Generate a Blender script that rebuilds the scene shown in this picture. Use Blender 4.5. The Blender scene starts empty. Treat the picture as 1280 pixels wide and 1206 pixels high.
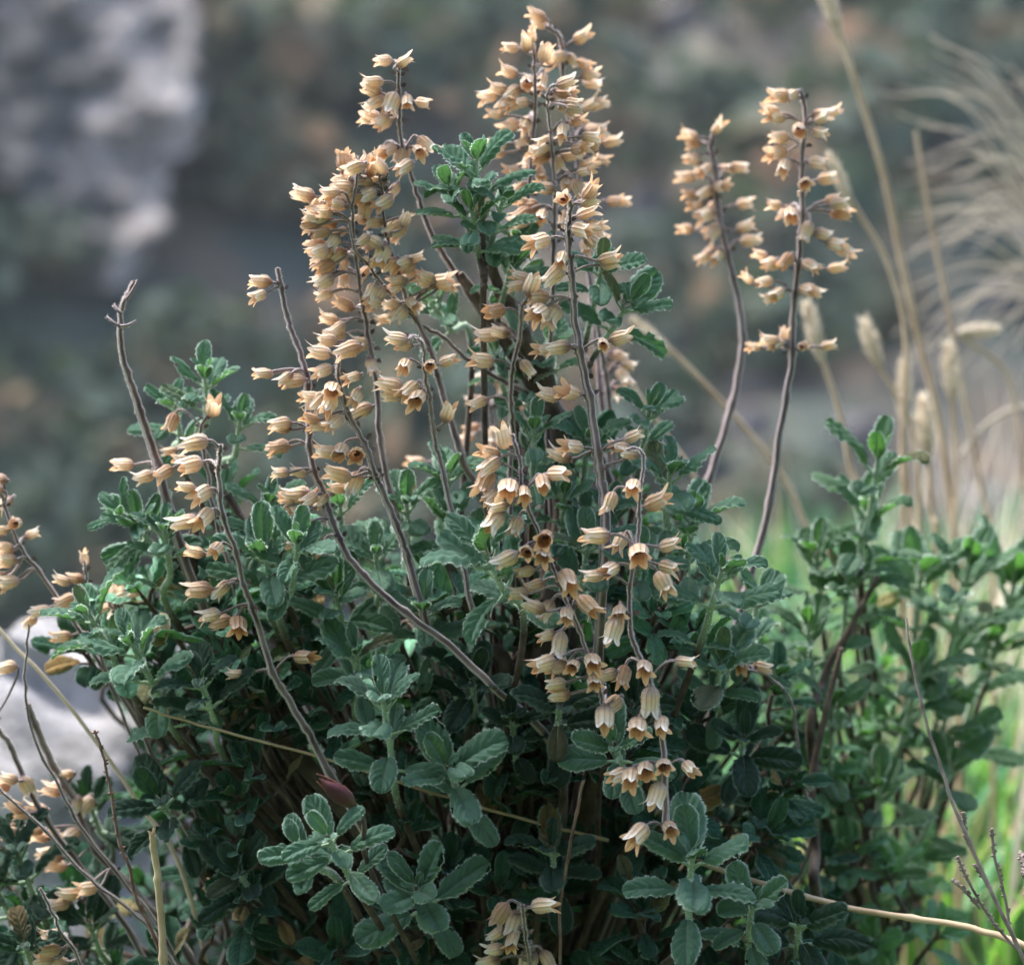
import bpy, math, random
import numpy as np
from mathutils import Vector, noise

random.seed(7); rng = np.random.default_rng(11)
R = math.radians
scene = bpy.context.scene
COL = scene.collection

# ------------------------------------------------------------------ camera
PITCH = R(10); CAMZ = 0.42; F = 0.72; FPX = 50 / 23.6 * 1280
CAM = np.array([0, 0, CAMZ]); RT = np.array([1.0, 0, 0])
FW = np.array([0, math.cos(PITCH), -math.sin(PITCH)]); UP = np.array([0, math.sin(PITCH), math.cos(PITCH)])
cam = bpy.data.cameras.new("camera"); co = bpy.data.objects.new("camera", cam); COL.objects.link(co)
co.location = CAM; co.rotation_euler = (math.pi / 2 - PITCH, 0, 0)
cam.lens = 50; cam.sensor_width = 23.6; cam.sensor_fit = 'HORIZONTAL'
cam.clip_start = 0.02; cam.clip_end = 500
cam.dof.use_dof = True; cam.dof.focus_distance = F; cam.dof.aperture_fstop = 4.8
scene.camera = co

def P(px, py, d=0.0):
    """a point of the place seen at (px, py), d metres beyond the plane of the sharp stalks"""
    s = F + d
    return CAM + s * (FW + RT * ((px - 640) / FPX) - UP * ((py - 603) / FPX))

def D(ang, tilt=0):
    a, t = R(ang), R(tilt)
    return math.cos(t) * (math.cos(a) * RT - math.sin(a) * UP) - math.sin(t) * FW

def unit(v):
    v = np.asarray(v, float); n = np.linalg.norm(v)
    return v / n if n > 1e-9 else np.array([0, 0, 1.0])

# ------------------------------------------------------------------ mesh building
class MB:
    def __init__(s):
        s.v = []; s.uv = []; s.q = []; s.t = []; s.qm = []; s.tm = []; s.n = 0
    def add(s, v, uv, q=None, t=None, m=0):
        v = np.asarray(v, float).reshape(-1, 3)
        s.v.append(v); s.uv.append(np.asarray(uv, float).reshape(-1, 2))
        if q is not None and len(q):
            q = np.asarray(q, int).reshape(-1, 4) + s.n; s.q.append(q)
            s.qm.append(np.full(len(q), m) if np.isscalar(m) else np.asarray(m))
        if t is not None and len(t):
            t = np.asarray(t, int).reshape(-1, 3) + s.n; s.t.append(t); s.tm.append(np.full(len(t), m if np.isscalar(m) else 0))
        s.n += len(v)
    def merge(s, o, M=None, T=None, k=1.0, matmap=None):
        """append the raw arrays of another MB, transformed"""
        v = np.concatenate(o.v) * k
        if M is not None: v = v @ M.T
        if T is not None: v = v + T
        mm = (lambda a: np.array([matmap[int(i)] for i in a])) if matmap else (lambda a: a)
        s.v.append(v); s.uv.append(np.concatenate(o.uv))
        if o.q:
            s.q.append(np.concatenate(o.q) + s.n); s.qm.append(mm(np.concatenate(o.qm)))
        if o.t:
            s.t.append(np.concatenate(o.t) + s.n); s.tm.append(mm(np.concatenate(o.tm)))
        s.n += len(v)
    def mesh(s, name, mats):
        me = bpy.data.meshes.new(name)
        v = np.concatenate(s.v)
        q = np.concatenate(s.q) if s.q else np.zeros((0, 4), int)
        t = np.concatenate(s.t) if s.t else np.zeros((0, 3), int)
        qm = np.concatenate(s.qm) if s.q else np.zeros(0, int)
        tm = np.concatenate(s.tm) if s.t else np.zeros(0, int)
        me.vertices.add(len(v)); me.vertices.foreach_set("co", v.astype(np.float32).ravel())
        loops = np.concatenate([q.ravel(), t.ravel()]).astype(np.int32)
        me.loops.add(len(loops)); me.loops.foreach_set("vertex_index", loops)
        nf = len(q) + len(t); me.polygons.add(nf)
        st = np.concatenate([np.arange(len(q)) * 4, len(q) * 4 + np.arange(len(t)) * 3]).astype(np.int32)
        me.polygons.foreach_set("loop_start", st)
        me.polygons.foreach_set("material_index", np.concatenate([qm, tm]).astype(np.int32))
        me.polygons.foreach_set("use_smooth", np.ones(nf, bool))
        uvl = me.uv_layers.new(name="UVMap")
        uv = np.concatenate(s.uv)[loops]
        uvl.data.foreach_set("uv", uv.astype(np.float32).ravel())
        for m in mats: me.materials.append(m)
        me.update(calc_edges=True); me.validate()
        return me

def link(name, me, parent=None, M=None):
    o = bpy.data.objects.new(name, me); COL.objects.link(o)
    if parent is not None: o.parent = parent
    return o

def tag(o, label=None, cat=None, group=None, kind=None):
    if label: o["label"] = label
    if cat: o["category"] = cat
    if group: o["group"] = group
    if kind: o["kind"] = kind
    return o

def empty(name, loc=(0, 0, 0)):
    o = bpy.data.objects.new(name, None); COL.objects.link(o); o.location = loc; o.empty_display_size = .02
    return o

def smooth_path(pts, n=6):
    """Catmull-Rom through the points (any number of columns)"""
    p = np.asarray(pts, float)
    if len(p) < 3:
        return np.array([p[0] + (p[-1] - p[0]) * t for t in np.linspace(0, 1, n + 1)])
    p = np.vstack([2 * p[0] - p[1], p, 2 * p[-1] - p[-2]]); out = []
    for i in range(1, len(p) - 2):
        a, b, c, d = p[i - 1], p[i], p[i + 1], p[i + 2]
        for k in range(n):
            t = k / n
            out.append(.5 * ((2 * b) + (-a + c) * t + (2 * a - 5 * b + 4 * c - d) * t * t + (-a + 3 * b - 3 * c + d) * t ** 3))
    out.append(p[-2]); return np.array(out)

def frames(path):
    tg = np.gradient(path, axis=0); tg /= np.maximum(np.linalg.norm(tg, axis=1, keepdims=True), 1e-9)
    ref = np.array([1.0, 0.13, 0.05]); N = []
    if abs(tg[0] @ unit(ref)) > .9: ref = np.array([0.1, 1, 0.2])
    n = unit(ref - tg[0] * (ref @ tg[0]))
    for t in tg:
        n = unit(n - t * (n @ t)); N.append(n)
    N = np.array(N); return tg, N, np.cross(tg, N)

def tube(mb, path, rad, sides=8, m=0, square=0.0, cap=True):
    path = np.asarray(path, float); k = len(path)
    rad = np.full(k, rad) if np.isscalar(rad) else np.asarray(rad)
    tg, N, B = frames(path)
    a = np.linspace(0, 2 * math.pi, sides, endpoint=False)
    rr = 1 - square * np.cos(4 * a)
    v = path[:, None] + (N[:, None] * (np.cos(a) * rr)[None, :, None] + B[:, None] * (np.sin(a) * rr)[None, :, None]) * rad[:, None, None]
    L = np.concatenate([[0], np.cumsum(np.linalg.norm(np.diff(path, axis=0), axis=1))])
    uv = np.stack(np.broadcast_arrays((a / (2 * math.pi))[None, :], L[:, None] * 100), -1)
    q = []
    for i in range(k - 1):
        for j in range(sides):
            j2 = (j + 1) % sides
            q.append((i * sides + j, i * sides + j2, (i + 1) * sides + j2, (i + 1) * sides + j))
    mb.add(v, uv, q, m=m)
    if cap:
        for e, i in ((0, 0), (1, k - 1)):
            ring = v[i]; c = path[i] + tg[i] * (rad[i] * .5 * (1 if e else -1))
            vv = np.vstack([ring, c]); t = [((j, (j + 1) % sides, sides) if e else ((j + 1) % sides, j, sides)) for j in range(sides)]
            mb.add(vv, np.zeros((sides + 1, 2)), t=t, m=m)

def hairs(mb, path, rad, count, ln, w, m, ribs=False):
    """short downy hairs standing off a stem"""
    path = np.asarray(path); rad = np.full(len(path), rad) if np.isscalar(rad) else np.asarray(rad)
    tg, N, B = frames(path)
    f = rng.random(count) * (len(path) - 1.001); i = f.astype(int); fr = (f - i)[:, None]
    c = path[i] * (1 - fr) + path[i + 1] * fr; r = rad[i][:, None]
    a = rng.random(count)[:, None] * 2 * math.pi
    if ribs: a = math.pi / 4 + rng.integers(0, 4, (count, 1)) * math.pi / 2 + rng.normal(0, .16, (count, 1))
    n = N[i] * np.cos(a) + B[i] * np.sin(a)
    d = n + tg[i] * rng.normal(0, .35, (count, 1)) + rng.normal(0, .2, (count, 3))
    d /= np.linalg.norm(d, axis=1, keepdims=True)
    side = np.cross(d, tg[i]); side /= np.maximum(np.linalg.norm(side, axis=1, keepdims=True), 1e-6)
    l = ln * rng.uniform(.5, 1.2, (count, 1))
    b = c + n * r * .92
    v = np.stack([b - side * w, b + side * w, b + d * (l + r * .0)], 1).reshape(-1, 3)
    mb.add(v, np.zeros((len(v), 2)), t=np.arange(count * 3).reshape(-1, 3), m=m)

# ------------------------------------------------------------------ materials
def nt(name):
    m = bpy.data.materials.new(name); m.use_nodes = True; t = m.node_tree; t.nodes.clear(); return m, t
def N_(t, typ, **k):
    n = t.nodes.new(typ)
    for a, b in k.items(): setattr(n, a, b)
    return n
def mathn(t, op, a, b=None, clamp=False):
    n = N_(t, 'ShaderNodeMath', operation=op, use_clamp=clamp)
    for i, x in enumerate((a, b)):
        if x is None: continue
        if isinstance(x, (int, float)): n.inputs[i].default_value = x
        else: t.links.new(x, n.inputs[i])
    return n.outputs[0]
def ramp(t, fac, stops):
    n = N_(t, 'ShaderNodeValToRGB'); t.links.new(fac, n.inputs[0]); e = n.color_ramp.elements
    while len(e) < len(stops): e.new(.5)
    for el, (p, c) in zip(e, stops): el.position = p; el.color = (*c, 1)
    return n.outputs[0]
def mixc(t, f, a, b, mode='MIX'):
    n = N_(t, 'ShaderNodeMix', data_type='RGBA', blend_type=mode)
    for i, x in ((0, f), (6, a), (7, b)):
        if isinstance(x, (int, float)): n.inputs[i].default_value = x
        elif isinstance(x, tuple): n.inputs[i].default_value = (*x, 1)
        else: t.links.new(x, n.inputs[i])
    return n.outputs[2]
def noise_(t, scale, detail=3, co=None, rough=.5):
    n = N_(t, 'ShaderNodeTexNoise'); n.inputs['Scale'].default_value = scale; n.inputs['Detail'].default_value = detail
    n.inputs['Roughness'].default_value = rough
    if co is not None: t.links.new(co, n.inputs['Vector'])
    return n.outputs['Fac']
def rnd(t):
    """0..1, different for every leaf or seed case, whether it is an object or an island of a mesh"""
    oi = N_(t, 'ShaderNodeObjectInfo').outputs['Random']; g = N_(t, 'ShaderNodeNewGeometry').outputs['Random Per Island']
    return mathn(t, 'FRACT', mathn(t, 'ADD', oi, g)), g
def finish(t, base, rough=.8, sheen=0., trans=None, tw=0., bump=None, spec=.3, sheent=(1, 1, 1), bstr=.3, bdist=.001):
    p = N_(t, 'ShaderNodeBsdfPrincipled'); o = N_(t, 'ShaderNodeOutputMaterial')
    if isinstance(base, tuple): p.inputs['Base Color'].default_value = (*base, 1)
    else: t.links.new(base, p.inputs['Base Color'])
    p.inputs['Roughness'].default_value = rough; p.inputs['Specular IOR Level'].default_value = spec
    p.inputs['Sheen Weight'].default_value = sheen; p.inputs['Sheen Tint'].default_value = (*sheent, 1); p.inputs['Sheen Roughness'].default_value = .35
    if bump is not None:
        b = N_(t, 'ShaderNodeBump'); b.inputs['Strength'].default_value = bstr; b.inputs['Distance'].default_value = bdist
        t.links.new(bump, b.inputs['Height']); t.links.new(b.outputs[0], p.inputs['Normal'])
    out = p.outputs[0]
    if trans is not None:
        tr = N_(t, 'ShaderNodeBsdfTranslucent')
        if isinstance(trans, tuple): tr.inputs[0].default_value = (*trans, 1)
        else: t.links.new(trans, tr.inputs[0])
        mx = N_(t, 'ShaderNodeMixShader'); mx.inputs[0].default_value = tw
        t.links.new(out, mx.inputs[1]); t.links.new(tr.outputs[0], mx.inputs[2]); out = mx.outputs[0]
    t.links.new(out, o.inputs[0])

def leaf_mat(name, top, under, tint, edge, tr, tw, fuzz=.4):
    m, t = nt(name)
    uv = N_(t, 'ShaderNodeUVMap').outputs[0]; sx = N_(t, 'ShaderNodeSeparateXYZ'); t.links.new(uv, sx.inputs[0])
    au = mathn(t, 'ABSOLUTE', mathn(t, 'MULTIPLY', mathn(t, 'SUBTRACT', sx.outputs[0], .5), 2)); v = sx.outputs[1]
    r, isl = rnd(t)
    s = mathn(t, 'FRACT', mathn(t, 'SUBTRACT', mathn(t, 'MULTIPLY', v, 8), mathn(t, 'MULTIPLY', au, 2.4)))
    vein = mathn(t, 'MULTIPLY', mathn(t, 'ABSOLUTE', mathn(t, 'SUBTRACT', s, .5)), 2)       # 1 on a side vein
    vm = mathn(t, 'POWER', vein, 6)
    mid = mathn(t, 'SUBTRACT', 1, mathn(t, 'MULTIPLY', au, 14), clamp=True)
    vv = mathn(t, 'MAXIMUM', mathn(t, 'MULTIPLY', vm, .55), mid)
    geo = N_(t, 'ShaderNodeNewGeometry')
    tc = N_(t, 'ShaderNodeTexCoord').outputs['Object']
    n1 = noise_(t, 220, 4, tc)
    c = mixc(t, r, top, tint)
    c = mixc(t, mathn(t, 'MULTIPLY', mathn(t, 'SUBTRACT', r, .945, clamp=True), 18, clamp=True), c, (.30, .17, .06))
    c = mixc(t, mathn(t, 'MULTIPLY', mathn(t, 'SUBTRACT', n1, .35, clamp=True), .6), c, mixc(t, .5, c, edge))
    c = mixc(t, mathn(t, 'MULTIPLY', vv, .45), c, edge)
    c = mixc(t, geo.outputs['Backfacing'], c, under)
    ed = mathn(t, 'MULTIPLY', mathn(t, 'SUBTRACT', au, .88, clamp=True), 8, clamp=True)
    c = mixc(t, ed, c, mixc(t, .15, edge, (.8, .86, .82)))
    ret = noise_(t, 330, 2, tc)
    c = mixc(t, mathn(t, 'MULTIPLY', mathn(t, 'SUBTRACT', noise_(t, 75, 3, tc), .64, clamp=True), 6, clamp=True), c, (.22, .16, .07))
    h = mathn(t, 'ADD', mathn(t, 'MULTIPLY', mathn(t, 'SUBTRACT', 1, vv), .8), mathn(t, 'MULTIPLY', ret, 1.6))
    finish(t, mixc(t, mathn(t, 'MULTIPLY', mathn(t, 'SUBTRACT', noise_(t, 1600, 2, tc), .5, clamp=True), .8, clamp=True), c, edge), .95, fuzz, tr, tw, h, .08, (.9, 1, .96), .9, .0007)
    return m

M_leaf = leaf_mat("sage_leaf", (.105, .300, .175), (.09, .24, .10), (.18, .41, .27), (.48, .68, .56), (.10, .27, .07), .28)
M_leaf3 = leaf_mat("fresh_leaf", (.11, .26, .13), (.08, .21, .08), (.19, .36, .21), (.38, .52, .40), (.12, .34, .06), .34)
M_leaf_shade = leaf_mat("leaf_painted_shade", (.019, .066, .040), (.035, .09, .045), (.042, .105, .068), (.14, .22, .18), (.04, .14, .03), .2, .15)  # shade of the lower and inner foliage put into the leaf colour

m, t = nt("green_stem"); M_gstem = m
tc = N_(t, 'ShaderNodeTexCoord').outputs['Object']
uv = N_(t, 'ShaderNodeUVMap').outputs[0]; sx = N_(t, 'ShaderNodeSeparateXYZ'); t.links.new(uv, sx.inputs[0])
c = ramp(t, noise_(t, 120, 3, tc), [(.3, (.20, .30, .19)), (.7, (.36, .46, .34))])
finish(t, mixc(t, mathn(t, 'MULTIPLY', sx.outputs[1], .7, clamp=True), (.09, .065, .05), c), .8, .4)

m, t = nt("dry_stem"); M_stem = m
uv = N_(t, 'ShaderNodeUVMap').outputs[0]; sx = N_(t, 'ShaderNodeSeparateXYZ'); t.links.new(uv, sx.inputs[0])
rib = mathn(t, 'POWER', mathn(t, 'ABSOLUTE', mathn(t, 'SINE', mathn(t, 'MULTIPLY', sx.outputs[0], 4 * math.pi))), 5)
tc = N_(t, 'ShaderNodeTexCoord').outputs['Object']
c = ramp(t, noise_(t, 90, 5, tc), [(.3, (.06, .034, .036)), (.52, (.145, .098, .098)), (.75, (.27, .20, .20))])
c = mixc(t, mathn(t, 'MULTIPLY', rib, .75), c, (.60, .52, .54))
finish(t, c, .85, .3, bump=noise_(t, 700, 3, tc), bstr=.5, bdist=.0004)

m, t = nt("woody_bark"); M_wood = m
tc = N_(t, 'ShaderNodeTexCoord').outputs['Object']
finish(t, ramp(t, noise_(t, 160, 5, tc), [(.3, (.045, .032, .026)), (.6, (.11, .08, .065)), (.8, (.20, .16, .14))]), .9, .2, bump=noise_(t, 500, 4, tc), bstr=.7, bdist=.0006)

m, t = nt("down_hairs"); M_hair = m
finish(t, (.78, .73, .72), .7, 0, (.8, .76, .74), .5)
m, t = nt("leaf_down"); M_lhair = m
finish(t, (.72, .82, .76), .7, 0, (.7, .82, .74), .5)

m, t = nt("leaf_down_painted_shade"); M_lhair_shade = m
finish(t, (.20, .29, .24), .7, 0, (.2, .3, .24), .3)  # hairs darkened to go with the leaves that have shade painted in
m, t = nt("dry_calyx"); M_cal = m
uv = N_(t, 'ShaderNodeUVMap').outputs[0]; sx = N_(t, 'ShaderNodeSeparateXYZ'); t.links.new(uv, sx.inputs[0])
r, isl = rnd(t)
oi = N_(t, 'ShaderNodeObjectInfo').outputs['Random']
tc = N_(t, 'ShaderNodeTexCoord').outputs['Object']
c = ramp(t, sx.outputs[1], [(0, (.44, .36, .34)), (.14, (.58, .48, .42)), (.34, (.87, .64, .43)), (.62, (.95, .81, .64)), (.9, (.96, .92, .86))])
rib = mathn(t, 'POWER', mathn(t, 'ABSOLUTE', mathn(t, 'COSINE', mathn(t, 'MULTIPLY', sx.outputs[0], 10 * math.pi))), 10)
c = mixc(t, mathn(t, 'MULTIPLY', rib, .28), c, (.42, .26, .16))
blot = mathn(t, 'MULTIPLY', mathn(t, 'SUBTRACT', noise_(t, 2.6, 4, tc), .45, clamp=True), 3, clamp=True)
c = mixc(t, mathn(t, 'MULTIPLY', blot, .5), c, (.36, .21, .13))
bs_ = mathn(t, 'SUBTRACT', 1, mathn(t, 'MULTIPLY', sx.outputs[1], 2.6), clamp=True)
o2 = mathn(t, 'FRACT', mathn(t, 'MULTIPLY', oi, 7.31))
c = mixc(t, mathn(t, 'MULTIPLY', bs_, mathn(t, 'MULTIPLY', mathn(t, 'SUBTRACT', o2, .35, clamp=True), 2, clamp=True)), c, (.10, .045, .03))  # dark base on some cases: shadow painted into the colour
c = mixc(t, mathn(t, 'MULTIPLY', mathn(t, 'POWER', oi, 6), .75), c, (.34, .17, .09))
c = mixc(t, mathn(t, 'MULTIPLY', mathn(t, 'SUBTRACT', noise_(t, 9, 3, tc), .60, clamp=True), 4, clamp=True), c, (.30, .17, .11))
geo = N_(t, 'ShaderNodeNewGeometry')
inn = mixc(t, sx.outputs[1], (.42, .14, .04), (.92, .55, .28))
c2 = mixc(t, geo.outputs['Backfacing'], c, inn)
finish(t, c2, .72, .25, mixc(t, .35, c, (.95, .55, .22)), .33, rib, .2, (1, .95, .9), .4, .05)

m, t = nt("dark_nutlet"); M_nut = m
finish(t, (.06, .025, .015), .6)

m, t = nt("dry_straw"); M_straw = m
tc = N_(t, 'ShaderNodeTexCoord').outputs['Object']
finish(t, ramp(t, noise_(t, 60, 4, tc), [(.3, (.36, .25, .15)), (.7, (.62, .48, .33))]), .6, .2, (.6, .45, .3), .15)
m, t = nt("pale_plume"); M_plume = m
finish(t, (.50, .44, .37), .8, .2, (.5, .44, .36), .3)
m, t = nt('pale_grass_head'); M_pale = m
finish(t, (.66, .58, .47), .8, .3, (.7, .62, .5), .35)
m, t = nt("green_grass"); M_grass = m
r, isl = rnd(t)
finish(t, ramp(t, isl, [(0, (.06, .20, .02)), (.5, (.12, .30, .04)), (.85, (.24, .38, .08)), (1, (.42, .36, .18))]), .6, .1, (.25, .55, .08), .4)
m, t = nt("blue_grass"); M_bgrass = m
r, isl = rnd(t)
finish(t, ramp(t, isl, [(0, (.045, .16, .075)), (.6, (.09, .25, .12)), (.88, (.19, .31, .15)), (1, (.38, .34, .24))]), .8, 0, (.10, .24, .09), .2)
m, t = nt("red_twig"); M_rtwig = m
tc = N_(t, 'ShaderNodeTexCoord').outputs['Object']
finish(t, ramp(t, noise_(t, 200, 3, tc), [(.3, (.09, .045, .035)), (.7, (.24, .15, .12))]), .8, .2)
m, t = nt('grey_twig'); M_gtwig = m
tc = N_(t, 'ShaderNodeTexCoord').outputs['Object']
finish(t, ramp(t, noise_(t, 200, 3, tc), [(.3, (.12, .085, .08)), (.7, (.34, .27, .25))]), .8, .2)
m, t = nt("purple_bud"); M_bud = m
uv = N_(t, 'ShaderNodeUVMap').outputs[0]; sx = N_(t, 'ShaderNodeSeparateXYZ'); t.links.new(uv, sx.inputs[0])
tc = N_(t, 'ShaderNodeTexCoord').outputs['Object']
c = ramp(t, sx.outputs[1], [(0, (.14, .09, .04)), (.3, (.07, .020, .020)), (.7, (.05, .012, .018)), (1, (.15, .05, .04))])
finish(t, mixc(t, mathn(t, 'MULTIPLY', noise_(t, 400, 3, tc), .3), c, (.07, .03, .03)), .5, .05)

def rocky(name, a, b, c_, sc, stretch=None):
    m, t = nt(name); tc = N_(t, 'ShaderNodeTexCoord').outputs['Object']
    if stretch:
        vm = N_(t, 'ShaderNodeVectorMath', operation='MULTIPLY'); t.links.new(tc, vm.inputs[0]); vm.inputs[1].default_value = stretch; tc = vm.outputs[0]
    c = ramp(t, noise_(t, sc, 8, tc, .62), [(.32, a), (.5, b), (.68, c_)])
    finish(t, c, .9, 0, bump=noise_(t, sc * 3, 8, tc, .7), bstr=.8, bdist=.3 / sc)
    return m
M_rock = rocky("limestone", (.13, .13, .12), (.36, .35, .36), (.56, .54, .55), 16)
M_cliff = rocky("cliff_limestone", (.045, .050, .046), (.115, .108, .105), (.21, .195, .19), 1.7, (1, 1, .33))
M_cliff_sun = rocky("cliff_painted_sunlit", (.15, .13, .115), (.33, .29, .27), (.48, .43, .40), 1.7, (1, 1, .33))  # paler rock for the right strip: sunlight painted into the colour
M_scree = rocky("scree_stone", (.09, .085, .09), (.14, .13, .135), (.21, .195, .21), .5)
m, t = nt("hill_soil"); M_hill = m
tc = N_(t, 'ShaderNodeTexCoord').outputs['Object']
n1 = noise_(t, .38, 6, tc, .6)
c = ramp(t, n1, [(.30, (.026, .044, .038)), (.44, (.050, .062, .052)), (.55, (.085, .074, .056)), (.72, (.15, .135, .125))])
c = mixc(t, mathn(t, 'MULTIPLY', mathn(t, 'SUBTRACT', noise_(t, .9, 4, tc), .52, clamp=True), 4, clamp=True), c, (.13, .082, .055))
finish(t, c, .95)
m, t = nt("near_soil"); M_soil = m
tc = N_(t, 'ShaderNodeTexCoord').outputs['Object']
finish(t, ramp(t, noise_(t, 12, 6, tc, .65), [(.3, (.03, .05, .02)), (.5, (.05, .09, .035)), (.7, (.12, .12, .07))]), .95, bump=noise_(t, 60, 5, tc), bstr=.8, bdist=.01)
m, t = nt("maquis_leaves"); M_scrub = m
r, isl = rnd(t)
tc = N_(t, 'ShaderNodeTexCoord').outputs['Object']
c = ramp(t, noise_(t, .8, 3, tc), [(.3, (.015, .038, .030)), (.45, (.034, .060, .040)), (.54, (.072, .072, .040)), (.66, (.17, .088, .045))])
finish(t, mixc(t, mathn(t, 'MULTIPLY', isl, .35), c, (.085, .10, .09)), .9, 0, (.06, .10, .05), .2)

# ------------------------------------------------------------------ leaf and calyx prototypes
def leaf_mb(nl, na, width, curl, fold, roll, pet=.28, twist=0., hair=0, wavy=.02, seed=0):
    r = random.Random(seed); mb = MB()
    v = np.linspace(0, 1, nl + 1); u = np.linspace(-1, 1, na + 1)
    w = (np.maximum(v, 0) ** .62) * (np.maximum(1 - v, 0) ** .42); w = w / w.max() * width / 2
    w = np.maximum(w, .012)
    lobes = 6.0
    cren = 1 + .085 * np.abs(np.sin(math.pi * lobes * v + .3)) - .05
    cren[v < .12] = 1
    ang = -curl * (v ** 1.3); ds = 1 / nl
    yy = np.concatenate([[0], np.cumsum(np.cos(ang[1:]) * ds)]); zz = np.concatenate([[0], np.cumsum(np.sin(ang[1:]) * ds)])
    ny, nz = -np.sin(ang), np.cos(ang)
    V = np.zeros((nl + 1, na + 1, 3)); UV = np.zeros((nl + 1, na + 1, 2))
    ph = r.uniform(0, 6)
    for i in range(nl + 1):
        ww = w[i]; au = np.abs(u)
        ce = 1 + (cren[i] - 1) * au ** 3
        x = u * ww * ce
        q = .050 * np.abs(np.sin(math.pi * (lobes * v[i] - 2.0 * au + .3))) * np.minimum(1, au * 5) * np.clip(ww * 8, 0, 1)
        q = q + .030 * np.array([noise.noise(Vector((uu * 3.2, v[i] * 9, seed * 3.7))) for uu in u]) * np.minimum(1, np.abs(u) * 3)
        z = fold * np.abs(x) - roll * ww * np.maximum(0, au - .55) ** 2 * 5 + q - .018 * np.exp(-(u * 6) ** 2) + wavy * np.sin(v[i] * 9 + ph + np.sign(u)) * au ** 2
        x = x * (1 - roll * .35 * np.maximum(0, au - .6))
        tw = twist * v[i]; x2 = x * math.cos(tw) - z * math.sin(tw); z2 = x * math.sin(tw) + z * math.cos(tw)
        V[i, :, 0] = x2; V[i, :, 1] = yy[i] + ny[i] * z2; V[i, :, 2] = zz[i] + nz[i] * z2
        UV[i, :, 0] = (u + 1) / 2; UV[i, :, 1] = v[i]
    V[..., 1] += pet
    i0 = np.arange(nl)[:, None] * (na + 1) + np.arange(na)[None, :]
    q = np.stack([i0, i0 + 1, i0 + na + 2, i0 + na + 1], -1).reshape(-1, 4)
    if seed % 6 == 2 or seed % 7 == 4:      # chewed margins
        cc = V[:-1, :-1].reshape(-1, 3); keep = np.ones(len(q), bool)
        for _ in range(2):
            k0 = r.randrange(nl // 3, nl - 2); p0 = V[k0, 0 if r.random() < .5 else -1]
            keep &= np.linalg.norm(cc - p0, axis=1) > r.uniform(.05, .12)
        q = q[keep]
    mb.add(V, UV, q, m=0)
    if nl > 10:   # petiole and the raised midrib below
        k = int(nl * .6); mid = V[:k, na // 2].copy(); mid[:, 2] -= .012
        tube(mb, np.vstack([[0, 0, .0], [0, pet * .5, .005], mid]), np.concatenate([[.045, .035], np.linspace(.032, .008, k)]), 5, m=1, cap=False)
    else:
        tube(mb, np.array([[0, 0, 0], [0, pet * .6, 0], [0, pet + .1, 0]]), np.array([.04, .032, .02]), 4, m=1, cap=False)
    if hair:
        E = [V[:, 0], V[:, -1]]
        for sgn, e in zip((-1, 1), E):
            c = hair; f = rng.random(c) * (nl - .01); i = f.astype(int); fr = (f - i)[:, None]
            b = e[i] * (1 - fr) + e[i + 1] * fr
            d = np.stack([np.full(c, sgn) * 1.0, rng.normal(.3, .4, c), rng.normal(0, .6, c)], 1); d /= np.linalg.norm(d, axis=1, keepdims=True)
            l = rng.uniform(.02, .05, (c, 1)); s = np.stack([np.zeros(c), np.ones(c), np.zeros(c)], 1) * .0055
            mb.add(np.stack([b - s, b + s, b + d * l], 1), np.zeros((c * 3, 2)), t=np.arange(c * 3).reshape(-1, 3), m=2)
    return mb

HERO = []; FILL = []
for k in range(20):
    r = random.Random(100 + k)
    HERO.append(leaf_mb(34, 18, r.uniform(.42, .58), r.uniform(.0, 1.15), r.uniform(.05, .6), r.uniform(.25, .7), r.uniform(.12, .26), r.uniform(-.3, .3), 170, r.uniform(.01, .04), k))
    FILL.append(leaf_mb(12, 6, r.uniform(.44, .62), r.uniform(.0, 1.2), r.uniform(.0, .6), r.uniform(.2, .6), r.uniform(.12, .28), r.uniform(-.5, .5), 0, r.uniform(.02, .06), k))
HERO_ME = [h.mesh("leaf", [M_leaf, M_gstem, M_lhair]) for h in HERO]
SHADE_ME = [h.mesh("leaf", [M_leaf_shade, M_gstem, M_lhair_shade]) for h in HERO]
FRESH_ME = [h.mesh("leaf", [M_leaf3, M_gstem, M_lhair]) for h in HERO]
FILL_ME = [h.mesh("leaf", [M_leaf, M_gstem]) for h in FILL]

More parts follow.
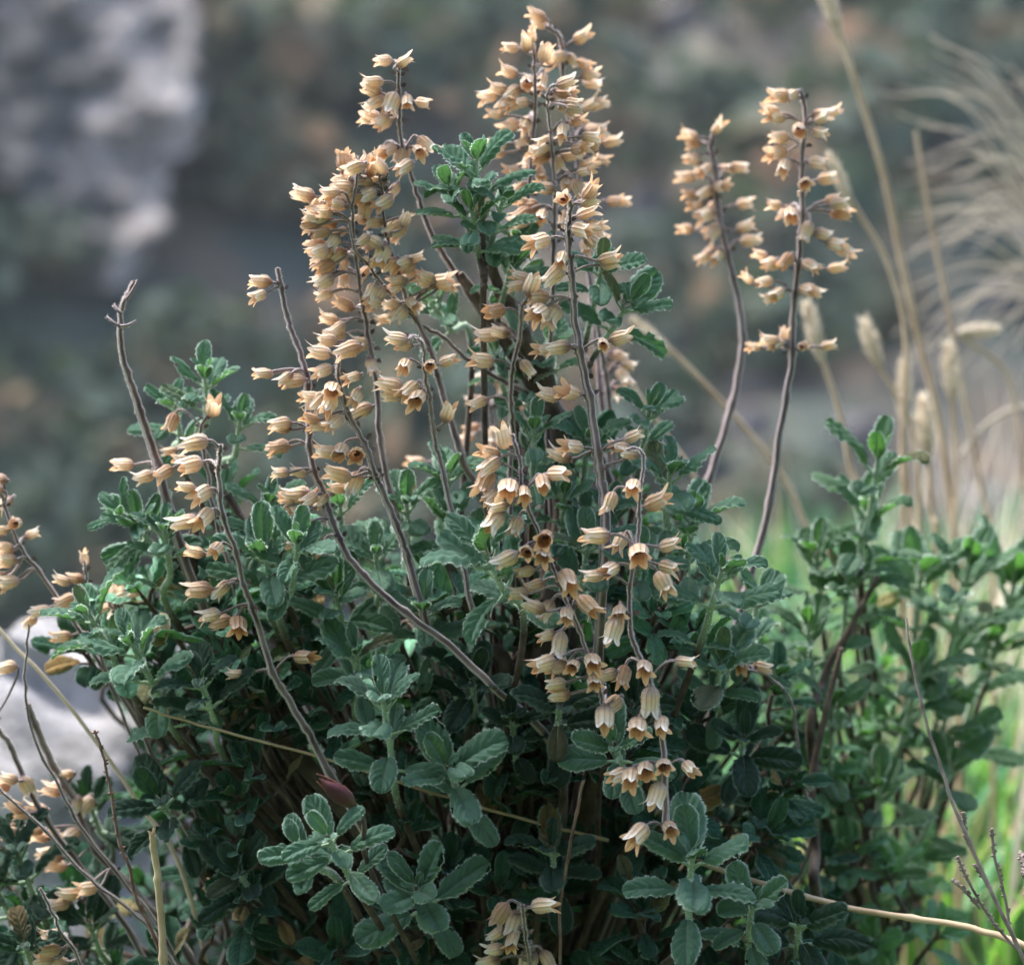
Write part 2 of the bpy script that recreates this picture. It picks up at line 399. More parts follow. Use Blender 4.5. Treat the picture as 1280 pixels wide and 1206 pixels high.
def calyx_mb(seed, big=1.0):
    r = random.Random(seed); mb = MB(); K = 20
    ts = np.array([0, .05, .14, .26, .4, .56, .72]); rr = np.array([.05, .135, .235, .285, .292, .270, .258])
    rr = rr * r.uniform(.9, 1.12) * np.array([1, 1, 1, 1, 1, r.uniform(.92, 1.05), r.uniform(.95, 1.15)])
    a = np.linspace(0, 2 * math.pi, K + 1)
    rib = 1 + .04 * np.cos(a * 10) + .03 * np.array([noise.noise(Vector((math.cos(q) * 1.5, math.sin(q) * 1.5, seed))) for q in a]); sq = r.uniform(.88, 1.0); bend = r.uniform(-.16, .18)
    dent = r.uniform(0, .16); dp = r.uniform(0, 6)
    def pt(t, rad, ang):
        rad = rad * (1 - dent * np.cos(2 * ang + dp))
        return np.stack([np.cos(ang) * rad, np.broadcast_to(t, np.shape(ang)) * 1.0, np.sin(ang) * rad * sq + bend * np.broadcast_to(t, np.shape(ang)) ** 2], -1)
    V = np.array([pt(t_, rr[i] * rib, a) for i, t_ in enumerate(ts)])
    UV = np.zeros((len(ts), K + 1, 2)); UV[..., 0] = np.linspace(0, 1, K + 1); UV[..., 1] = ts[:, None]
    W = K + 1
    i0 = np.arange(len(ts) - 1)[:, None] * W + np.arange(K)[None, :]
    mb.add(V, UV, np.stack([i0 + W, i0 + W + 1, i0 + 1, i0], -1).reshape(-1, 4))
    for k in range(5):      # five pointed teeth
        if seed % 5 == 3 and k == (seed // 5) % 5: continue
        ac = 2 * math.pi * (k + .5) / 5 + math.pi / 2 - math.pi / 5 - 2 * math.pi * .0
        j0 = k * 4
        aa = a[j0:j0 + 5]; c = aa.mean(); top = abs(math.sin(c) - 1) < .25
        Lk = (.36 if top else .25) * r.uniform(.6, 1.25); fl = r.uniform(.05, .62); tipb = r.uniform(-.15, .6) - (.5 if seed % 6 == 1 else 0)
        S = [0, .25, .5, .75, 1]; vv = []; uu = []
        for s in S:
            ang = c + (aa - c) * (1 - s) ** .75
            rad = rr[-1] * (1 + fl * s + tipb * s * s)
            row = pt(.72 + Lk * s * (1 - .25 * ((aa - c) / (aa[0] - c)) ** 2 * 0), rad, ang)
            vv.append(row); uu.append(np.stack([np.linspace(j0 / K, (j0 + 4) / K, 5), np.full(5, .72 + .28 * s)], -1))
        i1 = np.arange(4)[:, None] * 5 + np.arange(4)[None, :]
        mb.add(np.array(vv), np.array(uu), np.stack([i1 + 5, i1 + 6, i1 + 1, i1], -1).reshape(-1, 4))
    # nutlets at the bottom of the cup
    for k in range(2):
        c = np.array([(-.05, .05)[k], .30, 0]); th = np.linspace(.01, math.pi - .01, 5); ph = np.linspace(0, 2 * math.pi, 7)
        v = np.array([[c + .075 * np.array([math.sin(x) * math.cos(y), math.cos(x) * 1.2, math.sin(x) * math.sin(y)]) for y in ph] for x in th])
        i2 = np.arange(4)[:, None] * 7 + np.arange(6)[None, :]
        mb.add(v, np.zeros((35, 2)), np.stack([i2, i2 + 1, i2 + 8, i2 + 7], -1).reshape(-1, 4), m=1)
    # down on the outside
    c = 190; th = rng.random(c) * 6.283; tt = rng.random(c) ** .8 * .62 + .02
    rad = np.interp(tt, ts, rr); n = np.stack([np.cos(th), rng.normal(.2, .4, c), np.sin(th)], -1); n /= np.linalg.norm(n, axis=1, keepdims=True)
    b = np.array([pt(tt[i], rad[i], th[i]) for i in range(c)]); s = np.array([0, .006, 0])
    mb.add(np.stack([b - s, b + s, b + n * rng.uniform(.025, .07, (c, 1))], 1), np.zeros((c * 3, 2)), t=np.arange(c * 3).reshape(-1, 3), m=2)
    return mb
CAL = [calyx_mb(300 + k) for k in range(18)]
CAL_ME = [c.mesh("seed_calyx", [M_cal, M_nut, M_hair]) for c in CAL]

from mathutils import Matrix
def basis(y, z):
    """matrix whose columns are x, y, z with y along the piece and z as near as can be to z"""
    y = unit(y); z = unit(np.asarray(z) - y * (np.asarray(z) @ y)); x = np.cross(y, z)
    return np.stack([x, y, z], 1)
def place(o, B, T, k):
    m = Matrix.Identity(4)
    for i in range(3):
        for j in range(3): m[i][j] = B[i][j] * k
        m[i][3] = T[i]
    o.matrix_local = m

# ------------------------------------------------------------------ dry flower stalks
def stalk(parent, path, d0, d1, w0, w1, cal, back=0.0, size=.0088, label=None, hair=1.0, name="flower_stalk", scatter=1.0, prongs=()):
    """path in picture units from the tip to the base; cal: seed cases as (x, y, angle[, tilt])"""
    n = len(path); mb = MB()
    base = parent.location
    pts = np.array([P(x, y, d0 + (d1 - d0) * i / (n - 1)) for i, (x, y) in enumerate(path)])
    root = np.array(base); last = pts[-1] + (FW * back - UP * .004 if back else unit(pts[-1] - pts[-2]) * .035 + FW * .03 - UP * .01)
    pp = smooth_path(pts, 8)
    tail = smooth_path([pp[-2], pp[-1], last, last * .5 + root * .5 + FW * .01, root], 6)[7:]
    jit = np.array([[noise.noise(Vector((i * .35, k * 9.1, path[0][0]))) for k in range(3)] for i in range(len(pp))]) * .0006
    pp = pp + jit
    sp = smooth_path(np.array([[x, y] for x, y in path], float), 8)
    rad = np.linspace(w0, w1 * .86, len(pp)) / FPX * (F + (d0 + d1) / 2) / 2
    items = []; nodes = {}; cal = list(cal)
    size *= .91 if d0 > .015 else 1.06
    if d0 > .015 and len(cal) > 6: cal += [(c[0] + random.uniform(-11, 11), c[1] + random.uniform(-10, 10), c[2] + random.uniform(-25, 25)) for c in cal if random.random() < .42]
    for c in cal:
        x, y, a = c[:3]; tl = c[3] + (16 if c[3] > 24 else 6) if len(c) > 3 else random.uniform(-10, 32)
        dr = D(a + random.uniform(-12, 12), tl); L = size * random.uniform(.74, 1.12)
        j = int(np.argmin((sp[:, 0] - x) ** 2 + (sp[:, 1] - (y + 6)) ** 2))
        dd = d0 + (d1 - d0) * j / (len(pp) - 1)
        off = (-.0045 if tl > 28 else random.uniform(-.005, .006) * scatter)
        ctr = P(x, y, dd + off); b = ctr - dr * L * .48
        # pedicel leaves the stem a little below the level of the case
        bx = (b - CAM) @ RT / ((b - CAM) @ FW) * FPX + 640; by = 603 - (b - CAM) @ UP / ((b - CAM) @ FW) * FPX
        j = int(np.argmin((sp[:, 0] - bx) ** 2 + (sp[:, 1] - (by + 8)) ** 2))
        # gather into whorls
        for jn in nodes:
            if abs(jn - j) <= 2: j = jn; break
        nodes[j] = nodes.get(j, 0) + 1
        items.append((b, dr, L, j))
    pall = lambda: (np.vstack([pp, tail]), np.concatenate([rad, np.linspace(rad[-1], .0024, len(tail))]))
    # joints swell
    for j in nodes:
        for dj, f in ((0, 1.45),):
            if 0 <= j + dj < len(rad): rad[j + dj] *= f
    for k in range(5, len(rad) - 6, 11):
        if not any(abs(k - j) < 4 for j in nodes): rad[k] *= 1.3
    pa, ra = pall(); tube(mb, pa - np.array(base), ra, 12, 0, .13)
    nh = int(max(.5, hair) * 150 * len(pp) / 8)
    if nh: hairs(mb, pp - np.array(base), rad * 1.1, nh, .00075, .00009, 1, True)
    for j in nodes:     # a pair of withered bracts at each whorl
        for s in (-1, 1):
            q = pp[j] - np.array(base); dirv = unit(RT * s * random.uniform(.4, 1) + FW * random.uniform(-.7, .7) + UP * random.uniform(-.2, .7))
            side = unit(np.cross(dirv, FW)); l = random.uniform(.0015, .0032)
            st = q + dirv * rad[j] * .7
            mb.add([st - side * .0004, st + side * .0004, st + dirv * l * .6 + side * .0007 + UP * .0004, st + dirv * l + UP * random.uniform(-.0008, .001), st + dirv * l * .6 - side * .0006],
                   np.zeros((5, 2)), t=[(0, 1, 2), (0, 2, 4), (2, 3, 4)], m=0)
    for b, dr, L, j in items:
        st = pp[j]; v = b - st; ln = np.linalg.norm(v)
        side = unit(v - UP * (v @ UP)) if ln > 1e-5 else RT
        c1 = st + unit(side * .8 + UP * .7) * min(ln * .45, .004); c2 = b - dr * min(ln * .4, .0035) + UP * .0006
        tt = np.linspace(0, 1, 8)[:, None]
        pd = (1 - tt) ** 3 * st + 3 * (1 - tt) ** 2 * tt * c1 + 3 * (1 - tt) * tt ** 2 * c2 + tt ** 3 * (b + dr * .0004)
        pr = np.linspace(.00042, .00052, 8)
        tube(mb, pd - np.array(base), pr, 6, 0, 0, cap=False)
        if hair > .3: hairs(mb, pd - np.array(base), pr, 60, .0006, .00007, 1)
    for a_, b_ in prongs:
        q = np.array([P(*a_, d0), P((a_[0] + b_[0]) / 2, (a_[1] + b_[1]) / 2 + 2, d0 - .001), P(*b_, d0)]) - np.array(base)
        qq = smooth_path(q, 4); tube(mb, qq, np.linspace(.0008, .00035, len(qq)), 6); hairs(mb, qq, .0006, 60, .0005, .00007, 1)
    so = link(name, mb.mesh(name, [M_stem, M_hair]), parent)
    if label: so["label"] = label
    for b, dr, L, j in items:
        up = UP + RT * random.uniform(-.3, .3) + FW * random.uniform(-.3, .3)
        if abs(dr @ UP) > .75: up = FW + RT * random.uniform(-.5, .5)
        o = link("seed_calyx", random.choice(CAL_ME), so)
        place(o, basis(dr, up), b - np.array(base), L)
    return so

# ------------------------------------------------------------------ leafy shoots
ROOT_MAIN = P(650, 1480, .16); ROOT_MAIN[2] = 0.0
ROOT_RIGHT = P(1090, 1480, .30); ROOT_RIGHT[2] = 0.0
ROOT_LEFT = P(60, 1500, .10); ROOT_LEFT[2] = 0.0

def shoot_geom(tip, base, root, leaf, pairs, rs, spread=1.0, stemr=.0013, droop=.25, gap=.8):
    """returns stem path and a list of (position, basis, length) for opposite pairs of leaves, each pair turned against the next"""
    ax = unit(tip - base); L0 = np.linalg.norm(tip - base)
    mid = base * .55 + np.asarray(root) * .45 + (base - root) @ ax * ax * .12
    path = smooth_path(np.array([root * .72 + base * .28 if False else root, mid, base, base * .45 + tip * .55, tip]), 7)
    out = []
    s = 0.0; side = unit(np.cross(ax, FW + UP * .2)); roll = rs.uniform(-.5, .5)
    f2 = unit(np.cross(ax, side))
    cum = np.concatenate([[0], np.cumsum(np.linalg.norm(np.diff(path[::-1], axis=0), axis=1))]); rp = path[::-1]
    for k in range(pairs + 1):
        s_here = s
        c = np.array([np.interp(s_here, cum, rp[:, i]) for i in range(3)])
        tg = unit(np.array([np.interp(max(s_here - .002, 0), cum, rp[:, i]) for i in range(3)]) - np.array([np.interp(s_here + .004, cum, rp[:, i]) for i in range(3)]))
        a0 = roll + k * math.pi / 2 + rs.uniform(-.25, .25)
        sz = leaf * 1.12 * min(1, .40 + .28 * k) * rs.uniform(.85, 1.12) * (1 if k < 5 else .85)
        th = min(R(13) + R(13) * k, R(78)) * spread * rs.uniform(.85, 1.15)
        for q in (0, math.pi):
            if k > 3 and rs.random() < .2: continue
            o = side * math.cos(a0 + q) + f2 * math.sin(a0 + q); o = unit(o - tg * (o @ tg))
            ld = unit(tg * math.cos(th) + o * math.sin(th) - UP * droop * .3 * (k / 5) + np.array([rs.uniform(-.12, .12) for _ in range(3)]))
            nm = tg * math.sin(th) - o * math.cos(th) + UP * .35 + np.array([rs.uniform(-.15, .15) for _ in range(3)])
            out.append((c + o * stemr * .6, basis(ld, nm), sz * rs.uniform(.9, 1.1)))
        s += leaf * gap * (.16 + .15 * k) * rs.uniform(.85, 1.15)
    n = len(path); rr = np.interp(np.arange(n), [0, n * .3, n * .55, n - 1], [.0014, .0012, stemr, stemr * .65])
    return path, rr, out, cum[-1]

def hero_shoot(parent, tipxy, basexy, d, leafpx, pairs, root, dd=.0, seed=0, spread=1.0, droop=.25, label=None, gap=.8, join=None):
    if join: root = P(*join)
    rs = random.Random(seed + int(tipxy[0]) * 7 + int(tipxy[1])); base = np.array(parent.location)
    tip = P(*tipxy, d); bs = P(*basexy, d + dd)
    leaf = leafpx * .9 / FPX * (F + d)
    path, rr, lv, tot = shoot_geom(tip, bs, root, leaf, pairs + 2, rs, spread * .95, droop=droop, gap=gap * .85)
    if join: rr = np.minimum(rr, .0011)
    mb = MB(); n = len(path); k = n // 2
    tube(mb, path[:k + 1] - base, rr[:k + 1], 8, 1, .05); tube(mb, path[k:] - base, rr[k:], 8, 0, .08)
    hairs(mb, path[k:] - base, rr[k:], 420, .0008, .00008, 2)
    so = link("leafy_shoot", mb.mesh("leafy_shoot", [M_gstem, M_wood, M_lhair]), parent)
    MEs = FRESH_ME if parent.get('label', '').startswith('out-of-focus') else (SHADE_ME if tipxy[1] > 840 and d > .012 else HERO_ME)  # low shoots set back get leaves with shade painted in
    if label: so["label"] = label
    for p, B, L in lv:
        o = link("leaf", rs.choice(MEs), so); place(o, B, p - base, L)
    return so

def filler(mb, tip, bs, root, leaf, pairs, rs, spread=1.0, base=np.zeros(3)):
    path, rr, lv, tot = shoot_geom(tip, bs, root, leaf, pairs, rs, spread, .0011)
    p2 = path[::2] if len(path) % 2 else np.vstack([path[::2], path[-1]]); r2 = np.interp(np.linspace(0, 1, len(p2)), np.linspace(0, 1, len(rr)), rr)
    tube(mb, p2 - base, r2, 5, 1)
    for p, B, L in lv:
        mb.merge(rs.choice(FILL), B, p - base, L, {0: 0, 1: 1})

def poly_top(x, pts):
    xs = [p[0] for p in pts]; ys = [p[1] for p in pts]; return float(np.interp(x, xs, ys))

# ================================================================== MAIN SHRUB
main = empty("germander_shrub", tuple(ROOT_MAIN))
tag(main, "large grey-green felted shrub with many tan dry flower stalks, filling the middle", "shrub")

ST = []
def S(*a, **k): ST.append((a, k))
# main upright stalk, sharp
S([(706, 238), (713, 254), (711, 275), (710, 298), (715, 350), (718, 393), (726, 446), (738, 503), (748, 574), (753, 610), (757, 660), (752, 740)], 0, .02, 5, 15,
  [(703, 250, 120, 60), (739, 239, -35), (737, 251, -20), (734, 266, -10), (743, 284, 25, 20), (728, 287, 10), (673, 301, 176), (701, 324, 115, 30), (692, 343, 150), (762, 323, -15), (763, 331, 6),
   (671, 371, 186), (673, 390, 150, 40), (690, 394, 125), (679, 437, 185), (697, 434, 178), (754, 431, 95, 45), (776, 423, -15), (686, 494, 182), (711, 490, 205, 30), (715, 557, 192), (699, 570, 188), (774, 559, 185), (792, 546, -15), (788, 566, 186)], hair=1.6)
# nodding front stalk
S([(640, 543), (646, 562), (651, 582), (652, 604), (660, 634), (673, 664), (690, 706), (699, 728), (707, 749), (721, 779), (732, 810), (746, 842), (752, 872), (755, 884)][::1], -.012, -.012, 5, 6,
  [(630, 546, -110), (611, 565, 190), (611, 581, 150), (606, 602, 115), (613, 620, 140), (635, 611, 85, 38), (656, 617, 90, 35), (622, 633, 183), (617, 652, 122), (645, 657, 108), (679, 604, 60, 30), (698, 591, -2),
   (681, 673, 120, 62), (659, 691, 140, 58), (679, 694, 112, 55), (633, 700, 150), (656, 714, 176), (669, 732, 155), (710, 725, 60, 38), (648, 741, 190), (683, 763, 130), (708, 770, 90, 25), (735, 758, 60, 15), (683, 794, 176),
   (699, 807, 112), (678, 829, 180), (696, 835, 155), (716, 834, 110, 45), (741, 827, 80, 52), (743, 853, 90, 42), (694, 854, 186), (699, 868, 170), (760, 843, 168), (667, 757, 200), (756, 898, 90, 22), (765, 880, 150)], hair=1.4, back=.05)
# second nodding stalk hanging from the arch
S([(784, 562), (795, 561), (804, 570), (803, 594), (800, 616), (799, 645), (798, 673), (789, 722), (787, 763), (790, 795), (800, 821), (815, 858), (824, 900), (831, 953), (832, 1022), (834, 1040)], -.010, -.016, 4, 10,
  [(791, 608, 110, 42), (763, 628, 120, 10), (822, 628, -10), (745, 671, 180), (775, 677, 130), (799, 694, 90, 38), (837, 682, 0), (836, 708, 0), (741, 719, 172), (762, 711, 170, 30), (830, 728, 50), (773, 766, 100, 45),
   (767, 788, 95), (806, 835, 95, 52), (857, 826, 5), (779, 845, 110, 10), (813, 876, 100, -20), (797, 910, 100, 35), (827, 906, 85, 42), (807, 963, 110, 50), (788, 972, 110, 48), (830, 958, 95, 56), (862, 960, 40, 32),
   (821, 994, 100), (838, 1035, 60, 52), (797, 1042, 150), (773, 968, 170)], hair=1.4, back=.06)
# left front stalk
S([(276, 556), (274, 575), (273, 592), (279, 647), (295, 690), (304, 730), (319, 770), (341, 840), (359, 872), (385, 915), (402, 948), (450, 1030)], .002, .03, 5, 13,
  [(243, 552, 185), (237, 580, 180), (232, 608, 185), (252, 617, 150, 25), (230, 653, 175), (255, 647, 125, 25), (243, 690, 186), (270, 687, 120, 38), (248, 736, 180), (276, 736, 130), (262, 768, 182), (298, 782, 80, 32),
   (276, 777, 168), (295, 843, 175), (381, 822, 8)], hair=1.4)
# bare snapped stalk
S([(168, 352), (155, 376), (150, 405), (154, 450), (166, 485), (178, 525), (195, 575), (214, 645), (245, 740), (300, 860)], .02, .05, 5, 17,
  [(154, 580, 186), (181, 597, 160)], label="bare snapped grey stalk with almost no seed cases", hair=1.2, prongs=[((151, 408), (133, 395)), ((151, 408), (170, 401)), ((158, 374), (172, 350)), ((152, 392), (142, 380))])
S([(262, 515), (250, 540), (258, 580), (268, 640), (290, 720)], .03, .04, 4, 8, [(215, 528, 100), (267, 509, -80), (212, 564, 180), (225, 575, 170), (205, 590, 150)], hair=.5)
S([(347, 335), (352, 360), (359, 395), (366, 417), (377, 447), (385, 482), (386, 545), (393, 590), (404, 614), (411, 638), (425, 675), (439, 701), (467, 731), (505, 765), (560, 805), (612, 855)], .025, .02, 7, 12,
  [(325, 351, -165), (323, 369, 150), (331, 468, 180), (356, 473, 150), (350, 529, 185), (347, 558, 172), (350, 590, 170), (373, 591, 178), (361, 621, 182), (375, 616, 172), (387, 623, 150), (396, 619, 125), (370, 640, 185),
   (370, 657, 160), (371, 676, 140), (401, 685, 118)], hair=.9)
S([(424, 444), (422, 468), (429, 496), (439, 525), (457, 557), (467, 590), (474, 605), (488, 638), (502, 673), (510, 700), (530, 770)], .008, .03, 5, 12,
  [(399, 442, 186), (434, 436, 178), (403, 463, 170), (440, 471, 172), (415, 487, 100, 50), (411, 506, 120), (387, 496, 186), (397, 503, 150), (387, 524, 182), (397, 533, 168), (418, 529, 130), (408, 564, 180), (425, 565, 120, 35),
   (446, 570, 90, 52), (422, 594, 182), (422, 611, 165), (444, 603, 110), (445, 496, 110), (451, 513, 150)], hair=1.1)
S([(514, 421), (524, 424), (530, 440), (531, 467), (536, 492), (540, 523), (544, 553), (551, 579), (560, 620), (573, 680), (590, 760)], .003, .03, 4, 9,
  [(504, 431, 180, 20), (495, 424, 192), (506, 457, 120, 42), (537, 456, 90, 60), (560, 450, -20), (488, 480, 190), (490, 495, 180), (512, 489, 120, 20), (521, 500, 108, 40), (560, 516, -70)], hair=1.3)
# dense cluster on the left of the top
S([(445, 196), (446, 220), (441, 259), (442, 292), (444, 315), (449, 351), (452, 372), (458, 403), (465, 447), (472, 490), (474, 539), (481, 581), (493, 638), (500, 660), (520, 730)], .02, .05, 3, 12,
  [(430, 200, -105), (437, 212, 150), (457, 201, -70), (379, 243, 192), (395, 258, 120), (412, 240, 185), (389, 272, 186), (405, 266, 180), (387, 283, 178), (409, 281, 174), (400, 291, 170), (394, 305, 172), (417, 302, 130),
   (398, 314, 166), (410, 321, 170), (405, 334, 165), (430, 332, 112), (403, 347, 172), (430, 351, 100), (405, 369, 168), (429, 227, 172), (437, 239, 150), (423, 255, 160), (425, 290, 150), (420, 320, 150), (429, 381, 190), (411, 400, 185), (421, 411, 150), (451, 430, 170), (464, 457, 80), (410, 425, 200)], hair=.8)
S([(473, 214), (477, 236), (479, 266), (484, 299), (491, 321), (504, 362), (511, 380), (527, 412), (539, 440), (548, 471), (557, 506), (571, 548), (580, 580), (598, 612), (630, 690)], .028, .05, 3, 14,
  [(473, 207, -150), (458, 243, 150), (454, 229, 180), (471, 226, 172), (492, 238, 130, 20), (456, 262, 110), (451, 275, 172), (468, 279, 170), (492, 283, 160), (506, 274, -80), (499, 291, 140), (520, 323, -20), (496, 351, 180),
   (534, 353, 195), (553, 351, -5), (489, 332, 120), (503, 330, 150), (490, 379, 172), (500, 392, 140), (520, 380, 30), (515, 345, 160), (505, 208, 160), (480, 255, 130)], hair=.7)
S([(436, 278), (444, 313), (459, 330), (473, 349), (499, 379), (527, 407), (551, 420), (583, 448), (605, 462), (632, 478), (662, 492), (705, 520)], .022, .06, 3, 9,
  [(465, 302, 190), (471, 327, 160), (454, 342, 120), (470, 370, 120), (467, 378, 150), (480, 400, 150), (455, 300, 140), (600, 452, 176), (478, 318, 100)], hair=.7)
S([(500, 76), (498, 99), (500, 128), (499, 154), (505, 193), (519, 235), (527, 260), (539, 293), (557, 323), (572, 346), (590, 375), (612, 400), (650, 440), (700, 510)], .03, .06, 4, 13,
  [(479, 75, 190), (505, 76, -40, 0), (466, 102, 185), (468, 128, 150), (489, 129, 110), (509, 128, 80), (529, 128, 10), (460, 148, 186), (479, 154, 160), (484, 189, 140, 25), (500, 196, 110), (524, 189, 50, 42)], hair=.9)
S([(652, 381), (651, 398), (649, 423), (642, 452), (639, 477), (639, 513), (641, 545), (637, 600), (640, 690)], .012, .04, 5, 9,
  [(650, 347, 195), (645, 359, 150), (618, 389, 165), (609, 420, 178), (625, 415, 182), (602, 452, 178), (597, 503, 172), (660, 460, 40), (665, 356, -60)], hair=1.0)
# the tall bunch at the top
S([(667, 56), (668, 90), (669, 130), (668, 150), (664, 200), (660, 250), (662, 300), (664, 360), (662, 420), (670, 520)], .05, .09, 4, 9,
  [(638, 59, 196), (659, 52, -90), (681, 66, -80), (635, 91, 180), (659, 103, 100, 50), (677, 103, 90), (622, 112, 186), (619, 143, 180), (650, 129, 176), (636, 157, 152), (659, 157, 112), (623, 179, 180), (654, 178, 150),
   (661, 200, 130), (621, 192, 170), (640, 116, 150), (630, 128, 140), (645, 240, 160), (640, 214, 170), (675, 215, 60)], hair=.4)
S([(684, 118), (685, 137), (688, 165), (691, 196), (694, 240), (693, 290), (692, 350), (690, 400), (687, 470), (686, 560), (690, 640)], .035, .06, 3, 10,
  [(708, 104, -20), (708, 116, 10), (697, 124, 40), (717, 129, 12), (703, 165, 90), (722, 152, -10), (738, 171, -10), (722, 188, 15, 30), (734, 183, 0), (680, 176, 170), (731, 214, -5), (708, 226, 100), (682, 235, 170), (722, 235, 60),
   (652, 252, 186), (660, 258, 180), (677, 270, 112, 40), (649, 277, 165), (732, 309, 90, 20), (743, 303, 20), (705, 275, 90), (736, 207, -20), (697, 205, 60), (671, 190, 165), (712, 140, 40)], hair=.6)
S([(682, 32), (697, 42), (703, 62), (704, 100), (712, 150), (722, 200), (728, 260), (735, 330), (745, 420), (752, 500), (765, 600)], .075, .11, 5, 9,
  [(674, 29, 190), (728, 47, -22), (738, 94, -15), (748, 131, -5), (765, 178, -8), (751, 199, 12), (778, 252, -3), (730, 80, 20), (716, 75, 60), (742, 160, 10), (690, 80, 150), (735, 235, 10)], hair=.2)
S([(745, 395), (752, 440), (757, 470), (764, 530), (770, 600)], .09, .11, 6, 9, [(775, 445, 30), (780, 470, 60), (772, 490, 90), (785, 455, 0)], hair=.2)
S([(600, 470), (612, 510), (618, 560), (620, 640)], .11, .12, 4, 7, [(602, 470, 175), (625, 480, 60), (600, 500, 170), (590, 535, 160), (615, 545, 90), (583, 548, 150), (520, 578, 180), (640, 505, 10)], hair=.1)
# two blurred stalks to the right
S([(893, 166), (888, 184), (894, 213), (897, 262), (907, 311), (919, 360), (928, 412), (923, 470), (905, 540), (882, 612), (850, 720)], .115, .13, 6, 12,
  [(897, 159, -70), (861, 170, 200), (867, 182, 170), (864, 196, 180), (857, 222, 182), (863, 243, 180), (870, 257, 170), (857, 286, 182), (882, 268, 150), (891, 292, 140), (885, 317, 150), (898, 321, 120), (907, 210, 10), (923, 209, 0),
   (902, 234, 30, 40), (931, 254, 0), (931, 283, -20), (938, 302, 10), (880, 212, 150), (882, 240, 150)], hair=.2)
S([(1000, 112), (1005, 130), (1006, 151), (1002, 207), (1003, 268), (997, 335), (991, 397), (989, 458), (975, 540), (960, 640), (938, 720), (915, 800)], .075, .09, 5, 13,
  [(974, 119, 186), (989, 120, 150), (970, 147, 182), (999, 162, 90, 50), (1027, 143, -10), (1042, 141, -10), (1026, 165, 5), (974, 171, 182), (971, 190, 180), (980, 208, 130, 30), (1023, 203, 20, 20), (1006, 228, 90, 52),
   (1034, 223, 0), (968, 256, 186), (989, 268, 110, 42), (1042, 249, 0), (1048, 268, 6), (1008, 289, 120), (1029, 292, 10), (1045, 305, 15), (950, 318, 190), (965, 332, 150), (983, 326, 120), (1014, 332, 30), (1046, 335, 0),
   (934, 348, -150), (956, 351, 180), (965, 372, 150), (1009, 363, 30, 30), (943, 433, 186), (962, 425, 182), (980, 418, -100), (1003, 433, 0, 75), (1036, 432, 0)], hair=.4)
# low stalk at the bottom edge
S([(653, 1132), (655, 1150), (658, 1175), (665, 1215), (680, 1300)], .0, .03, 4, 6,
  [(680, 1130, -20), (625, 1143, 130), (643, 1151, 110), (621, 1168, 150), (639, 1176, 110, 32), (618, 1187, 160), (612, 1204, 170), (685, 1200, 50, 20), (660, 1203, 100)], hair=1.2)
# pair of brown cases on the right of the leaves
S([(905, 828), (930, 836), (960, 845), (990, 880), (1000, 960)], .04, .06, 3, 4, [(926, 829, 100, 40), (952, 834, 10)], hair=.5)
for a, k in ST: stalk(main, *a, **k)

